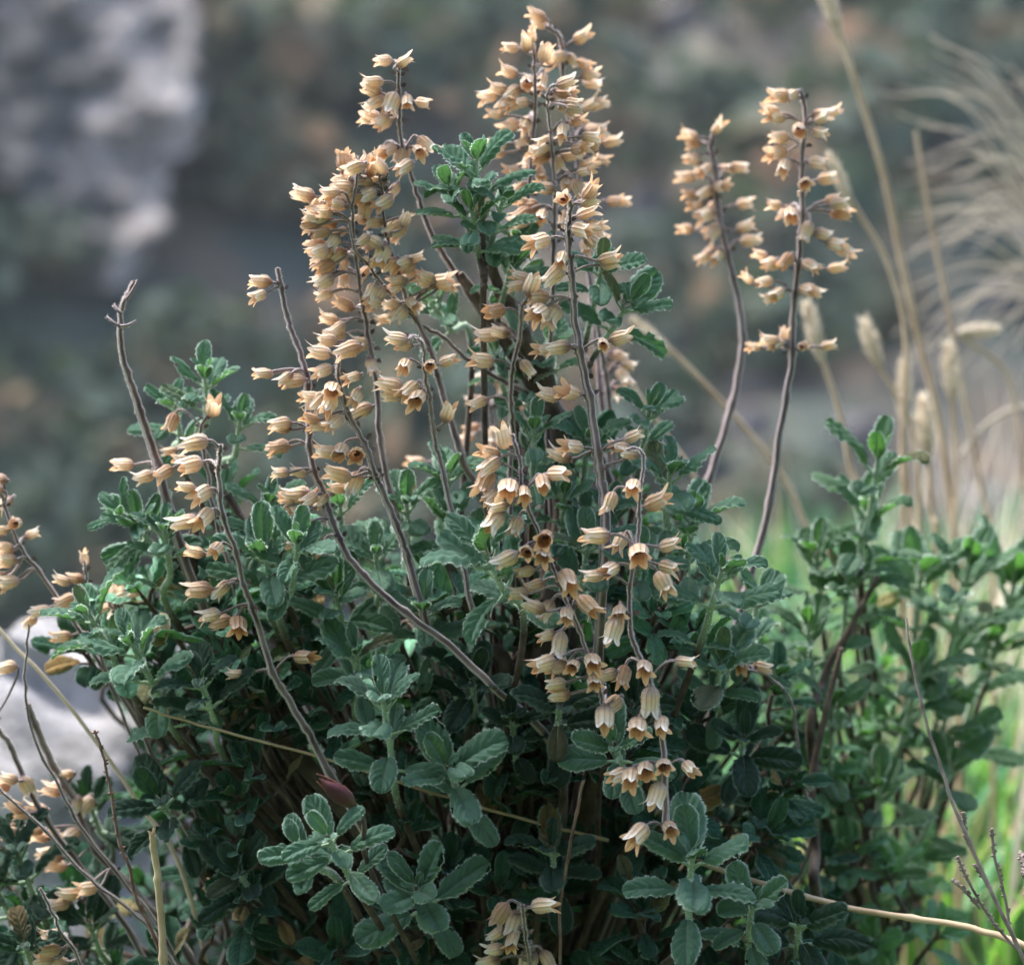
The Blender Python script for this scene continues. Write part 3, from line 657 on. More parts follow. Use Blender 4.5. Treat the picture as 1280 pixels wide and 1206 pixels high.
HS = [
 ((594, 200), (603, 290), .018, 62, 4, .01), ((560, 232), (598, 310), .024, 46, 3, .01), ((628, 250), (608, 330), .026, 46, 3, .01), ((590, 262), (602, 340), .020, 58, 2, .01), ((640, 330), (622, 400), .04, 44, 3, .01), ((786, 378), (740, 450), .03, 62, 2, .03), ((256, 472), (262, 580), .045, 54, 3, .02), ((752, 335), (732, 430), .03, 50, 3, .03), ((812, 512), (795, 610), .04, 52, 3, .02),
 ((838, 590), (826, 700), .03, 62, 3, .02), ((606, 690), (655, 790), -.002, 82, 3, .02), ((903, 712), (872, 815), .008, 64, 4, .02), ((478, 872), (500, 1010), -.002, 68, 4, .03),
 ((410, 1046), (452, 1120), -.024, 60, 4, .03), ((372, 1062), (430, 1110), -.014, 58, 2, .03), ((866, 1070), (852, 1185), -.012, 74, 4, .03), ((768, 930), (800, 1020), .002, 60, 3, .05), ((165, 805), (230, 930), .018, 66, 4, .02),
 ((110, 765), (175, 880), .03, 60, 3, .02), ((336, 628), (322, 740), .035, 56, 3, .02), ((372, 678), (358, 800), .008, 60, 3, .03), ((508, 628), (512, 730), .05, 56, 3, .02),
 ((668, 535), (664, 660), .035, 56, 4, .02), ((205, 660), (222, 780), .03, 48, 4, .02), ((948, 745), (930, 850), .05, 58, 4, .02), ((868, 640), (850, 760), .045, 62, 3, .02),
 ((445, 815), (452, 920), .02, 56, 3, .03), ((250, 850), (290, 960), .015, 62, 3, .03), ((560, 960), (600, 1060), .01, 70, 3, .05), ((330, 690), (352, 800), .02, 72, 2, .03),
 ((540, 380), (590, 450), .06, 50, 3, .02), ((650, 300), (640, 400), .045, 44, 3, .02), ((800, 700), (790, 800), .02, 58, 3, .04), ((735, 680), (720, 780), .025, 60, 3, .03), ((700, 880), (690, 980), .015, 66, 3, .05),
 ((520, 1110), (560, 1200), .012, 70, 3, .06), ((200, 1000), (260, 1090), .03, 66, 3, .04), ((930, 920), (920, 1020), .035, 60, 3, .05), ((420, 740), (440, 840), .03, 60, 3, .03), ((590, 850), (600, 950), .03, 64, 3, .05),
 ((690, 1060), (700, 1160), .02, 68, 3, .05), ((940, 1130), (930, 1230), .005, 66, 3, .04), ((1000, 1150), (990, 1250), .02, 66, 3, .04), ((300, 1090), (350, 1180), .03, 66, 3, .05), ((560, 590), (565, 700), .05, 58, 3, .02),
 ((150, 640), (215, 690), .035, 54, 2, .02), ((620, 440), (640, 540), .055, 46, 3, .02), ((790, 880), (800, 960), .03, 60, 3, .05),
 ((560, 640), (570, 740), .045, 56, 3, .02), ((470, 690), (480, 790), .04, 56, 3, .02), ((425, 630), (430, 730), .05, 52, 3, .02), ((705, 615), (700, 710), .04, 52, 3, .02), ((765, 640), (755, 740), .045, 56, 3, .02),
 ((735, 545), (725, 640), .05, 50, 3, .02), ((660, 470), (665, 560), .055, 46, 3, .02), ((300, 525), (288, 620), .05, 50, 3, .02), ((218, 505), (235, 600), .055, 46, 3, .02), ((172, 655), (215, 720), .04, 50, 2, .02),
 ((690, 430), (690, 520), .06, 44, 3, .02), ((530, 760), (545, 860), .03, 58, 3, .03), ((900, 830), (890, 930), .03, 60, 3, .03), ((640, 900), (650, 1000), .025, 58, 3, .04),
]
JOIN = {(560, 232): (604, 345, .022), (628, 250): (606, 350, .022), (590, 262): (606, 360, .022), (640, 330): (640, 420, .045), (786, 378): (738, 455, .03), (752, 335): (738, 470, .03)}
for i, (tp, bs, d, lf, pr, dd) in enumerate(HS):
    hero_shoot(main, tp, bs, d, lf, pr, ROOT_MAIN, dd, i, join=JOIN.get(tp))

TOP = [(-40, 900), (40, 830), (120, 770), (180, 690), (230, 600), (290, 590), (350, 640), (430, 680), (520, 640), (600, 620), (640, 560), (700, 520), (800, 570), (860, 640), (940, 740), (985, 850), (1030, 980), (1070, 1100), (1110, 1300)]
def fill_shrub(parent, top, root, x0, x1, n, dmin, dmax, seed, own, leaf=(42, 66), name="foliage", leftcut=None, mat=None):
    rs = random.Random(seed); base = np.array(parent.location); items = []; tries = 0
    while len(items) < n and tries < n * 40:
        tries += 1
        x = rs.uniform(x0, x1); y = rs.uniform(480, 1260); yt = poly_top(x, top)
        if y < yt + 15: continue
        if leftcut and leftcut(x, y): continue
        edge = min(1, (y - yt) / 260)
        d = dmin + (dmax - dmin) * rs.random() ** 1.25 + .05 * (1 - edge) * rs.random()
        items.append((x, y, d, rs.uniform(*leaf)))
    items.sort(key=lambda q: q[2]); rest = MB()
    for i, (x, y, d, lf) in enumerate(items):
        tip = P(x, y, d); out = unit(tip - root); ax = unit(out * .8 + UP * rs.uniform(.2, .8) + RT * rs.uniform(-.6, .6) - FW * rs.uniform(-.2, .9))
        bs = tip - ax * rs.uniform(.022, .036); mb = MB() if i < own else rest
        filler(mb, tip, bs, root, lf / FPX * F, rs.choice((3, 4, 4, 5)), rs, 1.05, base)
        if i < own:
            link("leafy_shoot", mb.mesh("leafy_shoot", [mat or (M_leaf_shade if d > .06 or y > 860 else M_leaf), M_wood]), parent)
    if rest.n:
        o = link(name, rest.mesh(name, [M_leaf_shade, M_wood]), parent); o["kind"] = "stuff"
def lc(x, y):   # the gap at the lower left through which the pale rock shows
    return x < 175 and 850 < y < 1080
fill_shrub(main, TOP, ROOT_MAIN, -20, 1080, 430, .035, .24, 5, 58, leftcut=lc)

# woody branches inside the shrub
for pth, d in (([(575, 340), (615, 405), (660, 470), (700, 560), (690, 700), (660, 900)], .05), ([(600, 300), (622, 350), (650, 410), (690, 500), (700, 640), (670, 900)], .045),
               ([(560, 700), (600, 800), (640, 900)], .05), ([(840, 760), (800, 850), (740, 980)], .05), ([(240, 640), (250, 760), (330, 900), (480, 1080)], .05)):
    mb = MB(); pts = [P(x, y, d + .02 * i / len(pth)) for i, (x, y) in enumerate(pth)] + [ROOT_MAIN]
    pp = smooth_path(pts, 8); pp = pp + np.array([[noise.noise(Vector((i * .5, k * 7.3, d * 99 + pth[0][0]))) for k in range(3)] for i in range(len(pp))]) * .0015
    tube(mb, pp - ROOT_MAIN, np.linspace(.0017, .0045, len(pp)), 10)
    link("woody_stem", mb.mesh("woody_stem", [M_wood]), main)

# purple bud
def bud(parent, a, b, wid, d):
    A, B_ = P(*a, d), P(*b, d - .004); ax = unit(B_ - A); L = np.linalg.norm(B_ - A); mb = MB()
    prof = [(0, .12), (.08, .5), (.22, .85), (.42, 1), (.62, .86), (.8, .52), (.92, .2), (1.0, .04)]
    path = np.array([A + ax * L * t for t, _ in prof]); path[-2:] += UP * .0004
    tube(mb, path - np.array(parent.location), np.array([r * wid for _, r in prof]), 16, 0, .04)
    me_uv = [np.stack([u[:, 0], u[:, 1] / max(1e-6, u[:, 1].max())], 1) if u[:, 1].max() > 0 else u for u in mb.uv]; mb.uv = me_uv
    for s in (-1, 1):
        q = np.array([A, A + ax * L * .35 + UP * wid * s * .9, A + ax * L * .8 + UP * wid * s * .7, B_ + UP * s * .0012 + ax * .001])
        tube(mb, smooth_path(q, 5) - np.array(parent.location), np.linspace(.0006, .0002, 16), 6, 0)
    o = link("flower_bud", mb.mesh("flower_bud", [M_bud]), parent); o["label"] = "dark purple pointed bud"
    tb = MB(); tube(tb, smooth_path([A, P(455, 1030, d), P(460, 1080, d + .02), P(520, 1200, d + .05)], 6) - np.array(parent.location), .0009, 7)
    link("bud_stem", tb.mesh("bud_stem", [M_wood]), parent)
bud(main, (444, 1006), (399, 974), .0031, -.022)
bud_leaf = MB()

# ================================================================== RIGHT SHRUB
right = empty("germander_shrub", tuple(ROOT_RIGHT))
tag(right, "out-of-focus green shrub without flower stalks, behind the large shrub, beside bright grass", "shrub")
for i, (tp, bs, d, lf, pr, dd) in enumerate([
  ((1098, 572), (1075, 720), .09, 74, 4, .02), ((1212, 705), (1180, 850), .14, 82, 3, .02), ((1268, 730), (1230, 860), .16, 88, 2, .02), ((1060, 720), (1050, 850), .11, 60, 4, .02), ((1150, 830), (1120, 960), .13, 62, 4, .02),
  ((1150, 715), (1140, 830), .14, 76, 4, .02), ((1235, 800), (1200, 930), .17, 68, 4, .02), ((1185, 880), (1160, 1000), .15, 64, 4, .02), ((1020, 690), (1030, 800), .12, 58, 3, .02), ((1085, 640), (1075, 760), .115, 62, 3, .02),
  ((1040, 880), (1040, 990), .10, 60, 4, .02), ((1190, 960), (1140, 1080), .14, 62, 4, .02), ((1100, 980), (1090, 1100), .12, 60, 4, .02), ((1010, 780), (1020, 900), .10, 56, 4, .02)]):
    hero_shoot(right, tp, bs, d, lf, pr, ROOT_RIGHT, dd, 70 + i, spread=.85, gap=.95)
RT_TOP = [(940, 760), (1000, 700), (1050, 700), (1110, 740), (1140, 860), (1160, 960), (1180, 1100), (1200, 1200)]
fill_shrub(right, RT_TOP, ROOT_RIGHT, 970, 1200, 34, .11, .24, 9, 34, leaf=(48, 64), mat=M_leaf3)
for pth, d in (([(1052, 810), (1030, 900), (1015, 980), (1020, 1060), (1025, 1130)], .085), ([(1098, 720), (1060, 790), (1030, 850), (1018, 960)], .10)):
    mb = MB(); pp = smooth_path([P(x, y, d) for x, y in pth] + [ROOT_RIGHT], 8)
    tube(mb, pp - ROOT_RIGHT, np.linspace(.0010, .0022, len(pp)), 10)
    link("woody_stem", mb.mesh("woody_stem", [M_wood]), right)

# ================================================================== LEFT PLANT
left = empty("germander_plant", tuple(ROOT_LEFT))
tag(left, "smaller half-dry plant with thin dark leaning stalks, in front of the pale boulder", "plant")
stalk(left, [(-6, 590), (0, 614), (13, 652), (27, 686), (53, 720), (85, 766), (120, 820), (180, 920), (230, 1060)], .045, .06, 4, 8,
  [(-4, 600, 180), (5, 628, 150), (19, 655, 100, 60), (40, 667, -30), (0, 662, 180), (3, 691, 182), (8, 703, 178), (10, 727, 176), (-4, 720, 170), (50, 763, 186), (37, 777, 150)], hair=.6)
stalk(left, [(105, 700), (108, 722), (112, 750), (118, 790), (140, 860), (190, 980)], .045, .06, 3, 5,
  [(105, 697, -90, 0), (77, 726, 180), (93, 722, 182), (82, 751, 150), (101, 748, 100, 30), (77, 797, 170)], hair=.5)
stalk(left, [(160, 730), (152, 745), (145, 780), (160, 850), (200, 980)], .05, .06, 3, 5, [(143, 742, -60), (157, 745, -20), (146, 765, 120), (133, 760, 170)], hair=.4)
stalk(left, [(34, 880), (50, 920), (66, 955), (92, 998), (120, 1061), (172, 1118), (230, 1184), (260, 1260)], .06, .08, 9, 12,
  [(83, 967, 170), (66, 986, 200), (97, 1005, 100), (66, 1040, 182), (89, 1044, 150, 30), (66, 1072, 180), (70, 1083, 176), (43, 1038, 184)], hair=.3)
stalk(left, [(-10, 900), (0, 914), (14, 934), (32, 977), (63, 1032), (100, 1080), (160, 1160), (210, 1260)], .05, .06, 7, 9,
  [(11, 972, 200), (34, 983, 60), (26, 1015, 182), (46, 1012, 178), (0, 985, 170), (12, 1040, 180), (8, 833, 180)], hair=.3)
stalk(left, [(36, 780), (33, 820), (31, 860), (43, 923), (77, 989), (100, 1032), (149, 1095), (201, 1161), (240, 1250)], .035, .05, 3, 6, [(86, 1118, 175), (108, 1110, 182), (75, 1130, 170)], hair=.4)
stalk(left, [(-5, 982), (20, 1005), (57, 1038), (106, 1092), (161, 1135), (200, 1176), (235, 1240)], .02, .04, 3, 6, [], hair=.6, label="thin dark stalk with no seed cases")
stalk(left, [(50, 1110), (66, 1140), (76, 1165), (95, 1190), (120, 1260)], .02, .03, 4, 5, [(64, 1168, 178), (62, 1188, 182), (72, 1203, 176), (55, 1200, 180)], hair=.7)
for i, (tp, bs, d, lf, pr, dd) in enumerate([((20, 1060), (60, 1170), .05, 60, 3, .02), ((-10, 1100), (40, 1200), .05, 66, 3, .02), ((110, 1150), (140, 1230), .06, 60, 3, .02), ((30, 1180), (60, 1260), .03, 60, 3, .02), ((110, 1000), (140, 1080), .08, 56, 3, .02)]):
    hero_shoot(left, tp, bs, d, lf, pr, ROOT_LEFT, dd, 90 + i)

# ================================================================== TWIGS AND STRAWS
def rod(name, label, cat, path, ds, w, mat, root=None, group=None, nodes=0, sides=8, extra=None, knob=1.5, rough=.0004):
    pts = [P(x, y, ds[0] + (ds[1] - ds[0]) * i / (len(path) - 1)) for i, (x, y) in enumerate(path)]
    pp = smooth_path(pts, 8); rad = np.linspace(w[0], w[1], len(pp)) / FPX * F / 2
    pp = pp + np.array([[noise.noise(Vector((i * .4, k * 5.3, path[0][0] * .37))) for k in range(3)] for i in range(len(pp))]) * rough
    o0 = pp[-1].copy(); mb = MB()
    if nodes:
        for k in range(nodes, len(rad) - 1, nodes): rad[k] *= knob
    tube(mb, pp - o0, rad, sides)
    if extra: extra(mb, pp - o0, rad)
    o = link(name, mb.mesh(name, [mat, M_hair]), None); o.location = o0
    tag(o, label, cat, group); return o
def lumps(nb, sz):
    def f(mb, pp, rad):
        for _ in range(nb):
            i = random.randrange(1, len(pp) - 1); a = random.uniform(0, 6.28); d = unit(RT * math.cos(a) + UP * abs(math.sin(a)) * .8 + FW * random.uniform(-.6, .6))
            c = pp[i]; tube(mb, [c, c + d * sz * .6, c + d * sz], [sz * .22, sz * .34, sz * .08], 5)
    return f
def fray(mb, pp, rad):
    for _ in range(7):
        a = random.uniform(0, 6.28); d = unit(RT * math.cos(a) + FW * math.sin(a)); q = pp[0] + d * rad[0] * .7
        tube(mb, [q, q + UP * .001 + d * .0003, q + UP * random.uniform(.0015, .003) + d * .001], [.0004, .0003, .0001], 4)
    for k in (15, 30):
        if k < len(pp): tube(mb, [pp[k], pp[k] + RT * .0015 + UP * .002], [.0006, .0001], 5)
def twiggy(branches, ds):
    def f(mb, pp, rad):
        o0 = P(*branches[0][2], ds)
        for a, b, c in branches[1:]:
            pass
    return f
rod("broken_straw", "upright cut straw with a pale broken top, beside the low left leaves", "straw", [(191, 1044), (193, 1064), (198, 1104), (202, 1150), (205, 1215), (208, 1300)], (-.01, .0), (8, 10), M_straw, nodes=15, knob=1.35, extra=fray)
rod("grass_straw", "long thin golden straw lying across the dark leaves under the purple bud", "straw", [(180, 884), (222, 898), (300, 920), (400, 946), (500, 978), (600, 1008), (695, 1034), (760, 1050)], (.010, .05), (3.2, 4.5), M_straw)
rod("grass_straw", "thick tan straw reaching out from under the lower leaves towards the green grass", "straw", [(860, 1072), (930, 1096), (1023, 1124), (1096, 1141), (1183, 1153), (1250, 1170), (1330, 1200)], (.05, -.02), (7, 9), M_straw, nodes=14, knob=1.3)
rod("bare_twig", "short rusty bare twig hanging below the lower seed cases", "twig", [(729, 975), (722, 1010), (712, 1060), (703, 1110), (700, 1150), (702, 1300)], (.0, .02), (4, 4), M_rtwig, nodes=9)
rod("bare_twig", "straight dark twig with tiny buds beside the pale boulder", "twig", [(118, 913), (128, 940), (135, 969), (141, 1005), (146, 1038), (153, 1062), (161, 1084), (172, 1127), (189, 1163), (230, 1260)], (-.005, .0), (3.2, 5), M_rtwig, extra=lumps(60, .0013))
o = rod("dry_weed_stem", "long thin reddish weed stem with crusty side branches over the green grass", "weed",
        [(1133, 773), (1137, 805), (1144, 845), (1157, 900), (1173, 950), (1190, 1000), (1207, 1042), (1241, 1119), (1277, 1192), (1330, 1300)], (-.01, -.02), (3, 6), M_gtwig, extra=lumps(30, .0008))
wo = np.array(o.location)
for pth in ([(1204, 1015), (1207, 1042), (1215, 1060)], [(1197, 1070), (1210, 1100), (1240, 1150), (1270, 1185)], [(1240, 1035), (1243, 1070), (1256, 1120), (1262, 1160)], [(1218, 1080), (1228, 1095), (1238, 1112)], [(1190, 1100), (1205, 1112), (1225, 1135)]):
    mb = MB(); pp = smooth_path([P(x, y, -.014) for x, y in pth], 8); tube(mb, pp - wo, .0005, 6); lumps(34, .0013)(mb, pp - wo, None)
    link("side_branch", mb.mesh("side_branch", [M_gtwig]), o)
o = rod("dry_weed_stem", "small crusty dry weed tip at the picture's edge beside the tan straw", "weed", [(1276, 1065), (1280, 1085), (1284, 1120), (1300, 1300)], (-.01, -.02), (4, 6), M_gtwig, extra=lumps(50, .0016))

# dried grass heads behind
def seed_head(parent, A, B_, wid, n=260, mat=None):
    o0 = np.array(parent.location); ax = B_ - A; L = np.linalg.norm(ax); ax = ax / L; mb = MB()
    ts = np.linspace(0, 1, 9); tube(mb, np.array([A + ax * L * t for t in ts]) - o0, np.sin(np.clip(ts * .92 + .05, 0, 1) * math.pi) * wid * .38, 8)
    s1 = unit(np.cross(ax, FW)); s2 = np.cross(ax, s1); c = n
    t = rng.random(c); a = rng.random(c) * 6.283; r = np.sin(np.clip(t * .92 + .05, 0, 1) * math.pi)[:, None] * wid * .5
    nn = s1 * np.cos(a)[:, None] + s2 * np.sin(a)[:, None]; b = A + ax * (L * t)[:, None] + nn * r - o0
    d = nn * .6 + ax * 1.0; d /= np.linalg.norm(d, axis=1, keepdims=True); sd = np.cross(d, nn); sd /= np.maximum(np.linalg.norm(sd, axis=1, keepdims=True), 1e-6)
    mb.add(np.stack([b - sd * wid * .12, b + sd * wid * .12, b + d * wid * rng.uniform(.5, 1.3, (c, 1))], 1), np.zeros((c * 3, 2)), t=np.arange(c * 3).reshape(-1, 3))
    return link("seed_head", mb.mesh("seed_head", [mat or M_pale]), parent)
def grass_stalk(label, path, d, w, head=None, hw=.005, d2=None, mat=None):
    d2 = d if d2 is None else d2
    pts = [P(x, y, d + (d2 - d) * i / (len(path) - 1)) for i, (x, y) in enumerate(path)]; g = pts[-1].copy()
    if g[2] > 0.02:
        e = g + unit(pts[-1] - pts[-2]) * .05; e[2] = 0.0; pts.append(e)
    root = pts[-1]
    e = empty("dry_grass_stalk", tuple(root)); tag(e, label, "grass", "dry grass stalks behind the shrubs")
    mb = MB(); pp = smooth_path(pts, 8); tube(mb, pp - root, np.linspace(w * .7, w, len(pp)), 7)
    link("stem", mb.mesh("stem", [mat or M_straw]), e)
    if head: seed_head(e, P(*head[0], d), P(*head[1], d), hw)
    return e
g1 = grass_stalk("tallest golden grass stalk, leaving the top of the picture", [(1020, -40), (1045, 30), (1075, 120), (1105, 220), (1128, 330), (1150, 430), (1172, 520), (1190, 640), (1200, 760)], .30, .0019, ((1050, 50), (1022, -40)), 0.0054)
g2 = grass_stalk("thin upright pale grass stalk between the tall golden one and the feathery tuft", [(1145, 165), (1160, 260), (1180, 360), (1200, 470), (1225, 600), (1240, 720)], .35, .0014)
grass_stalk("pale grass stalk leaning behind the tallest blurred flower stalk", [(1035, 195), (1070, 260), (1110, 330), (1132, 420), (1128, 560), (1130, 700)], .25, .0015, ((1065, 262), (1038, 195)), 0.0041)
grass_stalk("grass stalk whose pale head stands just under the blurred seed cases", [(1012, 385), (1025, 440), (1048, 510), (1062, 580), (1080, 700)], .24, .0016, ((1028, 455), (1008, 380)), 0.0051)
grass_stalk("leaning grass stalk with a pale head, pointing up and away from the large shrub", [(790, 400), (830, 430), (890, 490), (960, 570), (1000, 640), (1030, 760)], .28, .0015, ((842, 445), (795, 402)), 0.0041)
grass_stalk("short grass stalk with a fat oat-like head, nearest the tall golden stalk", [(1082, 405), (1095, 450), (1118, 490), (1140, 540), (1150, 680)], .26, .0013, ((1102, 465), (1080, 402)), 0.0051)
grass_stalk("grass stalk whose pale head stands in front of the thick golden stems", [(1130, 455), (1128, 520), (1135, 600), (1140, 720)], .27, .0013, ((1128, 530), (1130, 455)), 0.0051)
grass_stalk("grass stalk with an upright pale head beside the feathery tuft", [(1183, 430), (1190, 500), (1195, 600), (1190, 720)], .29, .0012, ((1192, 505), (1184, 432)), 0.0054)
grass_stalk("grass stalk with a pale head lying level under the feathery tuft", [(1240, 412), (1200, 420), (1260, 470), (1280, 600), (1290, 720)], .33, .0013, ((1195, 416), (1245, 412)), 0.0048)
grass_stalk("low grass stalk with a shaggy head over the middle of the straw clump", [(1152, 500), (1160, 560), (1165, 640), (1170, 720)], .28, .0014, ((1158, 580), (1152, 500)), 0.0061)
grass_stalk("broad tan blade leaning behind the main upright stalk", [(775, 460), (830, 540), (870, 600), (900, 680), (930, 800)], .2, .0015)
grass_stalk("bent pale stalk arching in from the edge of the picture", [(1200, 570), (1240, 525), (1290, 510), (1330, 560), (1340, 760)], .35, .0015, mat=M_plume)
grass_stalk("pale straw slanting up from the boulder behind the thin dark stalks", [(-10, 775), (20, 810), (50, 840), (100, 900), (170, 1000), (240, 1130)], .06, .0009, mat=M_pale)

# feathery tuft
TR = P(1420, 900, .55); TR[2] = 0
tuft = empty("feather_grass_tuft", tuple(TR)); tag(tuft, "big blurred tuft of pale feathery dry grass arching in at the upper edge", "grass")
mb = MB()
for k in range(95):
    tx = random.uniform(1100, 1310); ty = random.uniform(40, 470) if k % 3 else random.uniform(60, 330)
    dd = random.uniform(.42, .75); tip = P(tx, ty, dd)
    mid = P(1400 + random.uniform(-60, 120), 470 + random.uniform(-80, 120), dd * .5 + .28)
    q = P(tx * .55 + 1390 * .45, ty * .62 + 300 * .38 + random.uniform(-40, 10), dd)
    pp = smooth_path([TR + rng.normal(0, .02, 3) * [1, 1, 0], mid, q, tip], 7)
    tube(mb, pp - TR, np.linspace(.0009, .0004, len(pp)), 4, cap=False)
    hairs(mb, (pp - TR)[-8:], .0004, 7, .005, .00012, 1)
link("blades", mb.mesh("blades", [M_plume, M_plume]), tuft)["kind"] = "stuff"

# clump of pale straw at the foot of the stalks
def blades(name, label, cat, n, region, ds, hgt, mats, wid=.0025, lean=.35, seed=3, dry=.1):
    rs = random.Random(seed); mb = MB()
    for k in range(n):
        x, y = region(rs); b = np.array([x, y, ground_z(x, y) - .005]); h = rs.uniform(*hgt); a = rs.uniform(0, 6.283)
        ln = np.array([math.cos(a), math.sin(a), 0]) * h * rs.uniform(.05, lean * 2)
        ts = np.linspace(0, 1, 6)[:, None]; c = b + np.array([0, 0, 1]) * h * ts * (1 - .15 * ts * np.linalg.norm(ln) / h) + ln * ts ** 2
        s = np.array([-math.sin(a + rs.uniform(-.8, .8)), math.cos(a), 0]); s = unit(s) * wid * rs.uniform(.6, 1.3)
        ww = np.array([.8, 1, .95, .75, .45, .04])[:, None]
        V = np.stack([c - s * ww, c + s * ww], 1); i = np.arange(5) * 2
        mb.add(V, np.zeros((12, 2)), np.stack([i, i + 1, i + 3, i + 2], -1), m=0 if rs.random() > dry or len(mats) == 1 else 1)
    o = link(name, mb.mesh(name, mats)); tag(o, label, cat, kind="stuff"); return o

# ================================================================== GROUND
def ground_z(x, y):
    z = .012 * noise.noise(Vector((x * 2.2, y * 2.2, 0))) + .004 * noise.noise(Vector((x * 11, y * 11, 3)))
    e = 1.2 + .55 * min(1, max(0, (x - .02) / .15))
    if y > e: z -= (y - e) ** 1.4 * .9
    if y < -.45: z += min(3.0, (-.45 - y) * 2.4) + .12 * noise.noise(Vector((x * 2, y * 2, 7)))  # unseen bank added behind the camera to block frontal sky light
    if abs(x) > 1.2: z -= (abs(x) - 1.2) * .05
    return z - .006
def sheet(name, xs, ys, fz, mat, kind="structure"):
    X, Y = np.meshgrid(xs, ys); Z = np.array([[fz(x, y) for x in xs] for y in ys])
    nx = len(xs); i = (np.arange(len(ys) - 1)[:, None] * nx + np.arange(nx - 1)[None, :])
    mb = MB(); mb.add(np.stack([X, Y, Z], -1), np.stack([X, Y], -1), np.stack([i, i + 1, i + nx + 1, i + nx], -1).reshape(-1, 4))
    o = link(name, mb.mesh(name, [mat])); o["kind"] = kind; return o
sheet("ground", np.linspace(-4, 4, 110), np.linspace(-3, 4.2, 100), ground_z, M_soil)
def hill_z(x, y):
    b = -2.2 - .55 * (y - 3.5) if y < 14 else -7.98 + (y - 14) * .52
    k = min(1, y / 18)
    b += k * (1.5 * noise.noise(Vector((x * .13, y * .13, 5))) + .6 * noise.noise(Vector((x * .4, y * .4, 8))) + .18 * noise.noise(Vector((x * 1.4, y * 1.4, 2))))
    return b
sheet("hillside", np.linspace(-70, 70, 240), np.concatenate([np.linspace(3.4, 24, 60), np.linspace(24.3, 70, 150)]), hill_z, M_hill)

# maquis scrub on the far slope
rs = random.Random(21); mb = MB(); mr = MB()
def clump(mb, c, r, n):
    u = rng.normal(0, 1, (n, 3)); u /= np.linalg.norm(u, axis=1, keepdims=True); u[:, 2] = np.abs(u[:, 2])
    p = c + u * (r * rng.uniform(.55, 1.05, (n, 1))) * [1, 1, .8]
    a = rng.normal(0, 1, (n, 3)); a /= np.linalg.norm(a, axis=1, keepdims=True); b = np.cross(a, u); b /= np.maximum(np.linalg.norm(b, axis=1, keepdims=True), 1e-6)
    s = r * rng.uniform(.12, .30, (n, 1)); V = np.stack([p - a * s, p - b * s * .6, p + a * s, p + b * s * .6], 1)
    mb.add(V, np.zeros((n * 4, 2)), np.arange(n * 4).reshape(-1, 4))
def boulder(mb, c, r, seed, nu=12, nv=8, amp=.35, sc=1.0, m=0):
    V = np.zeros((nv, nu + 1, 3))
    for i in range(nv):
        th = math.pi * (i + .001) / (nv - 1) * .998
        for j in range(nu + 1):
            ph = 2 * math.pi * (j % nu) / nu; n = Vector((math.sin(th) * math.cos(ph), math.sin(th) * math.sin(ph), math.cos(th)))
            f = 1 + amp * noise.noise(n * 1.3 * sc + Vector((seed * 3.1, 0, 0))) + amp * .6 * (noise.cell(n * 1.9 * sc + Vector((seed, 2, 5))) - .5) + amp * .35 * noise.noise(n * 5 * sc + Vector((0, seed, 0)))
            V[i, j] = np.array(n) * f * r
    W = nu + 1; i0 = np.arange(nv - 1)[:, None] * W + np.arange(nu)[None, :]
    mb.add(V + c, np.zeros((nv * W, 2)), np.stack([i0, i0 + W, i0 + W + 1, i0 + 1], -1).reshape(-1, 4), m=m)
for k in range(950):
    y = rs.uniform(20, 62); x = rs.uniform(-.36, .36) * y * 1.05
    if noise.noise(Vector((x * .16, y * .16, 11))) < -.12 and rs.random() < .8: continue
    r = rs.uniform(.35, 1.25) * (1 if rs.random() < .85 else 1.5); clump(mb, np.array([x, y, hill_z(x, y) + r * .2]), r, 90)
for k in range(700):
    y = rs.uniform(20, 62); x = rs.uniform(-.36, .36) * y * 1.05
    if noise.noise(Vector((x * .16, y * .16, 11))) > .12 and rs.random() < .8: continue
    r = rs.uniform(.12, .42) * (1.8 if rs.random() < .06 else 1); boulder(mr, np.array([x, y, hill_z(x, y)]), np.array([r, r * .8, r * .6]), k)
o = link("hillside_scrub", mb.mesh("hillside_scrub", [M_scrub])); tag(o, "dark blurred scrub covering the far slope", "scrub", kind="stuff")
o = link("hillside_rubble", mr.mesh("hillside_rubble", [M_scree])); tag(o, "pale stones scattered over the far slope", "rubble", kind="stuff")

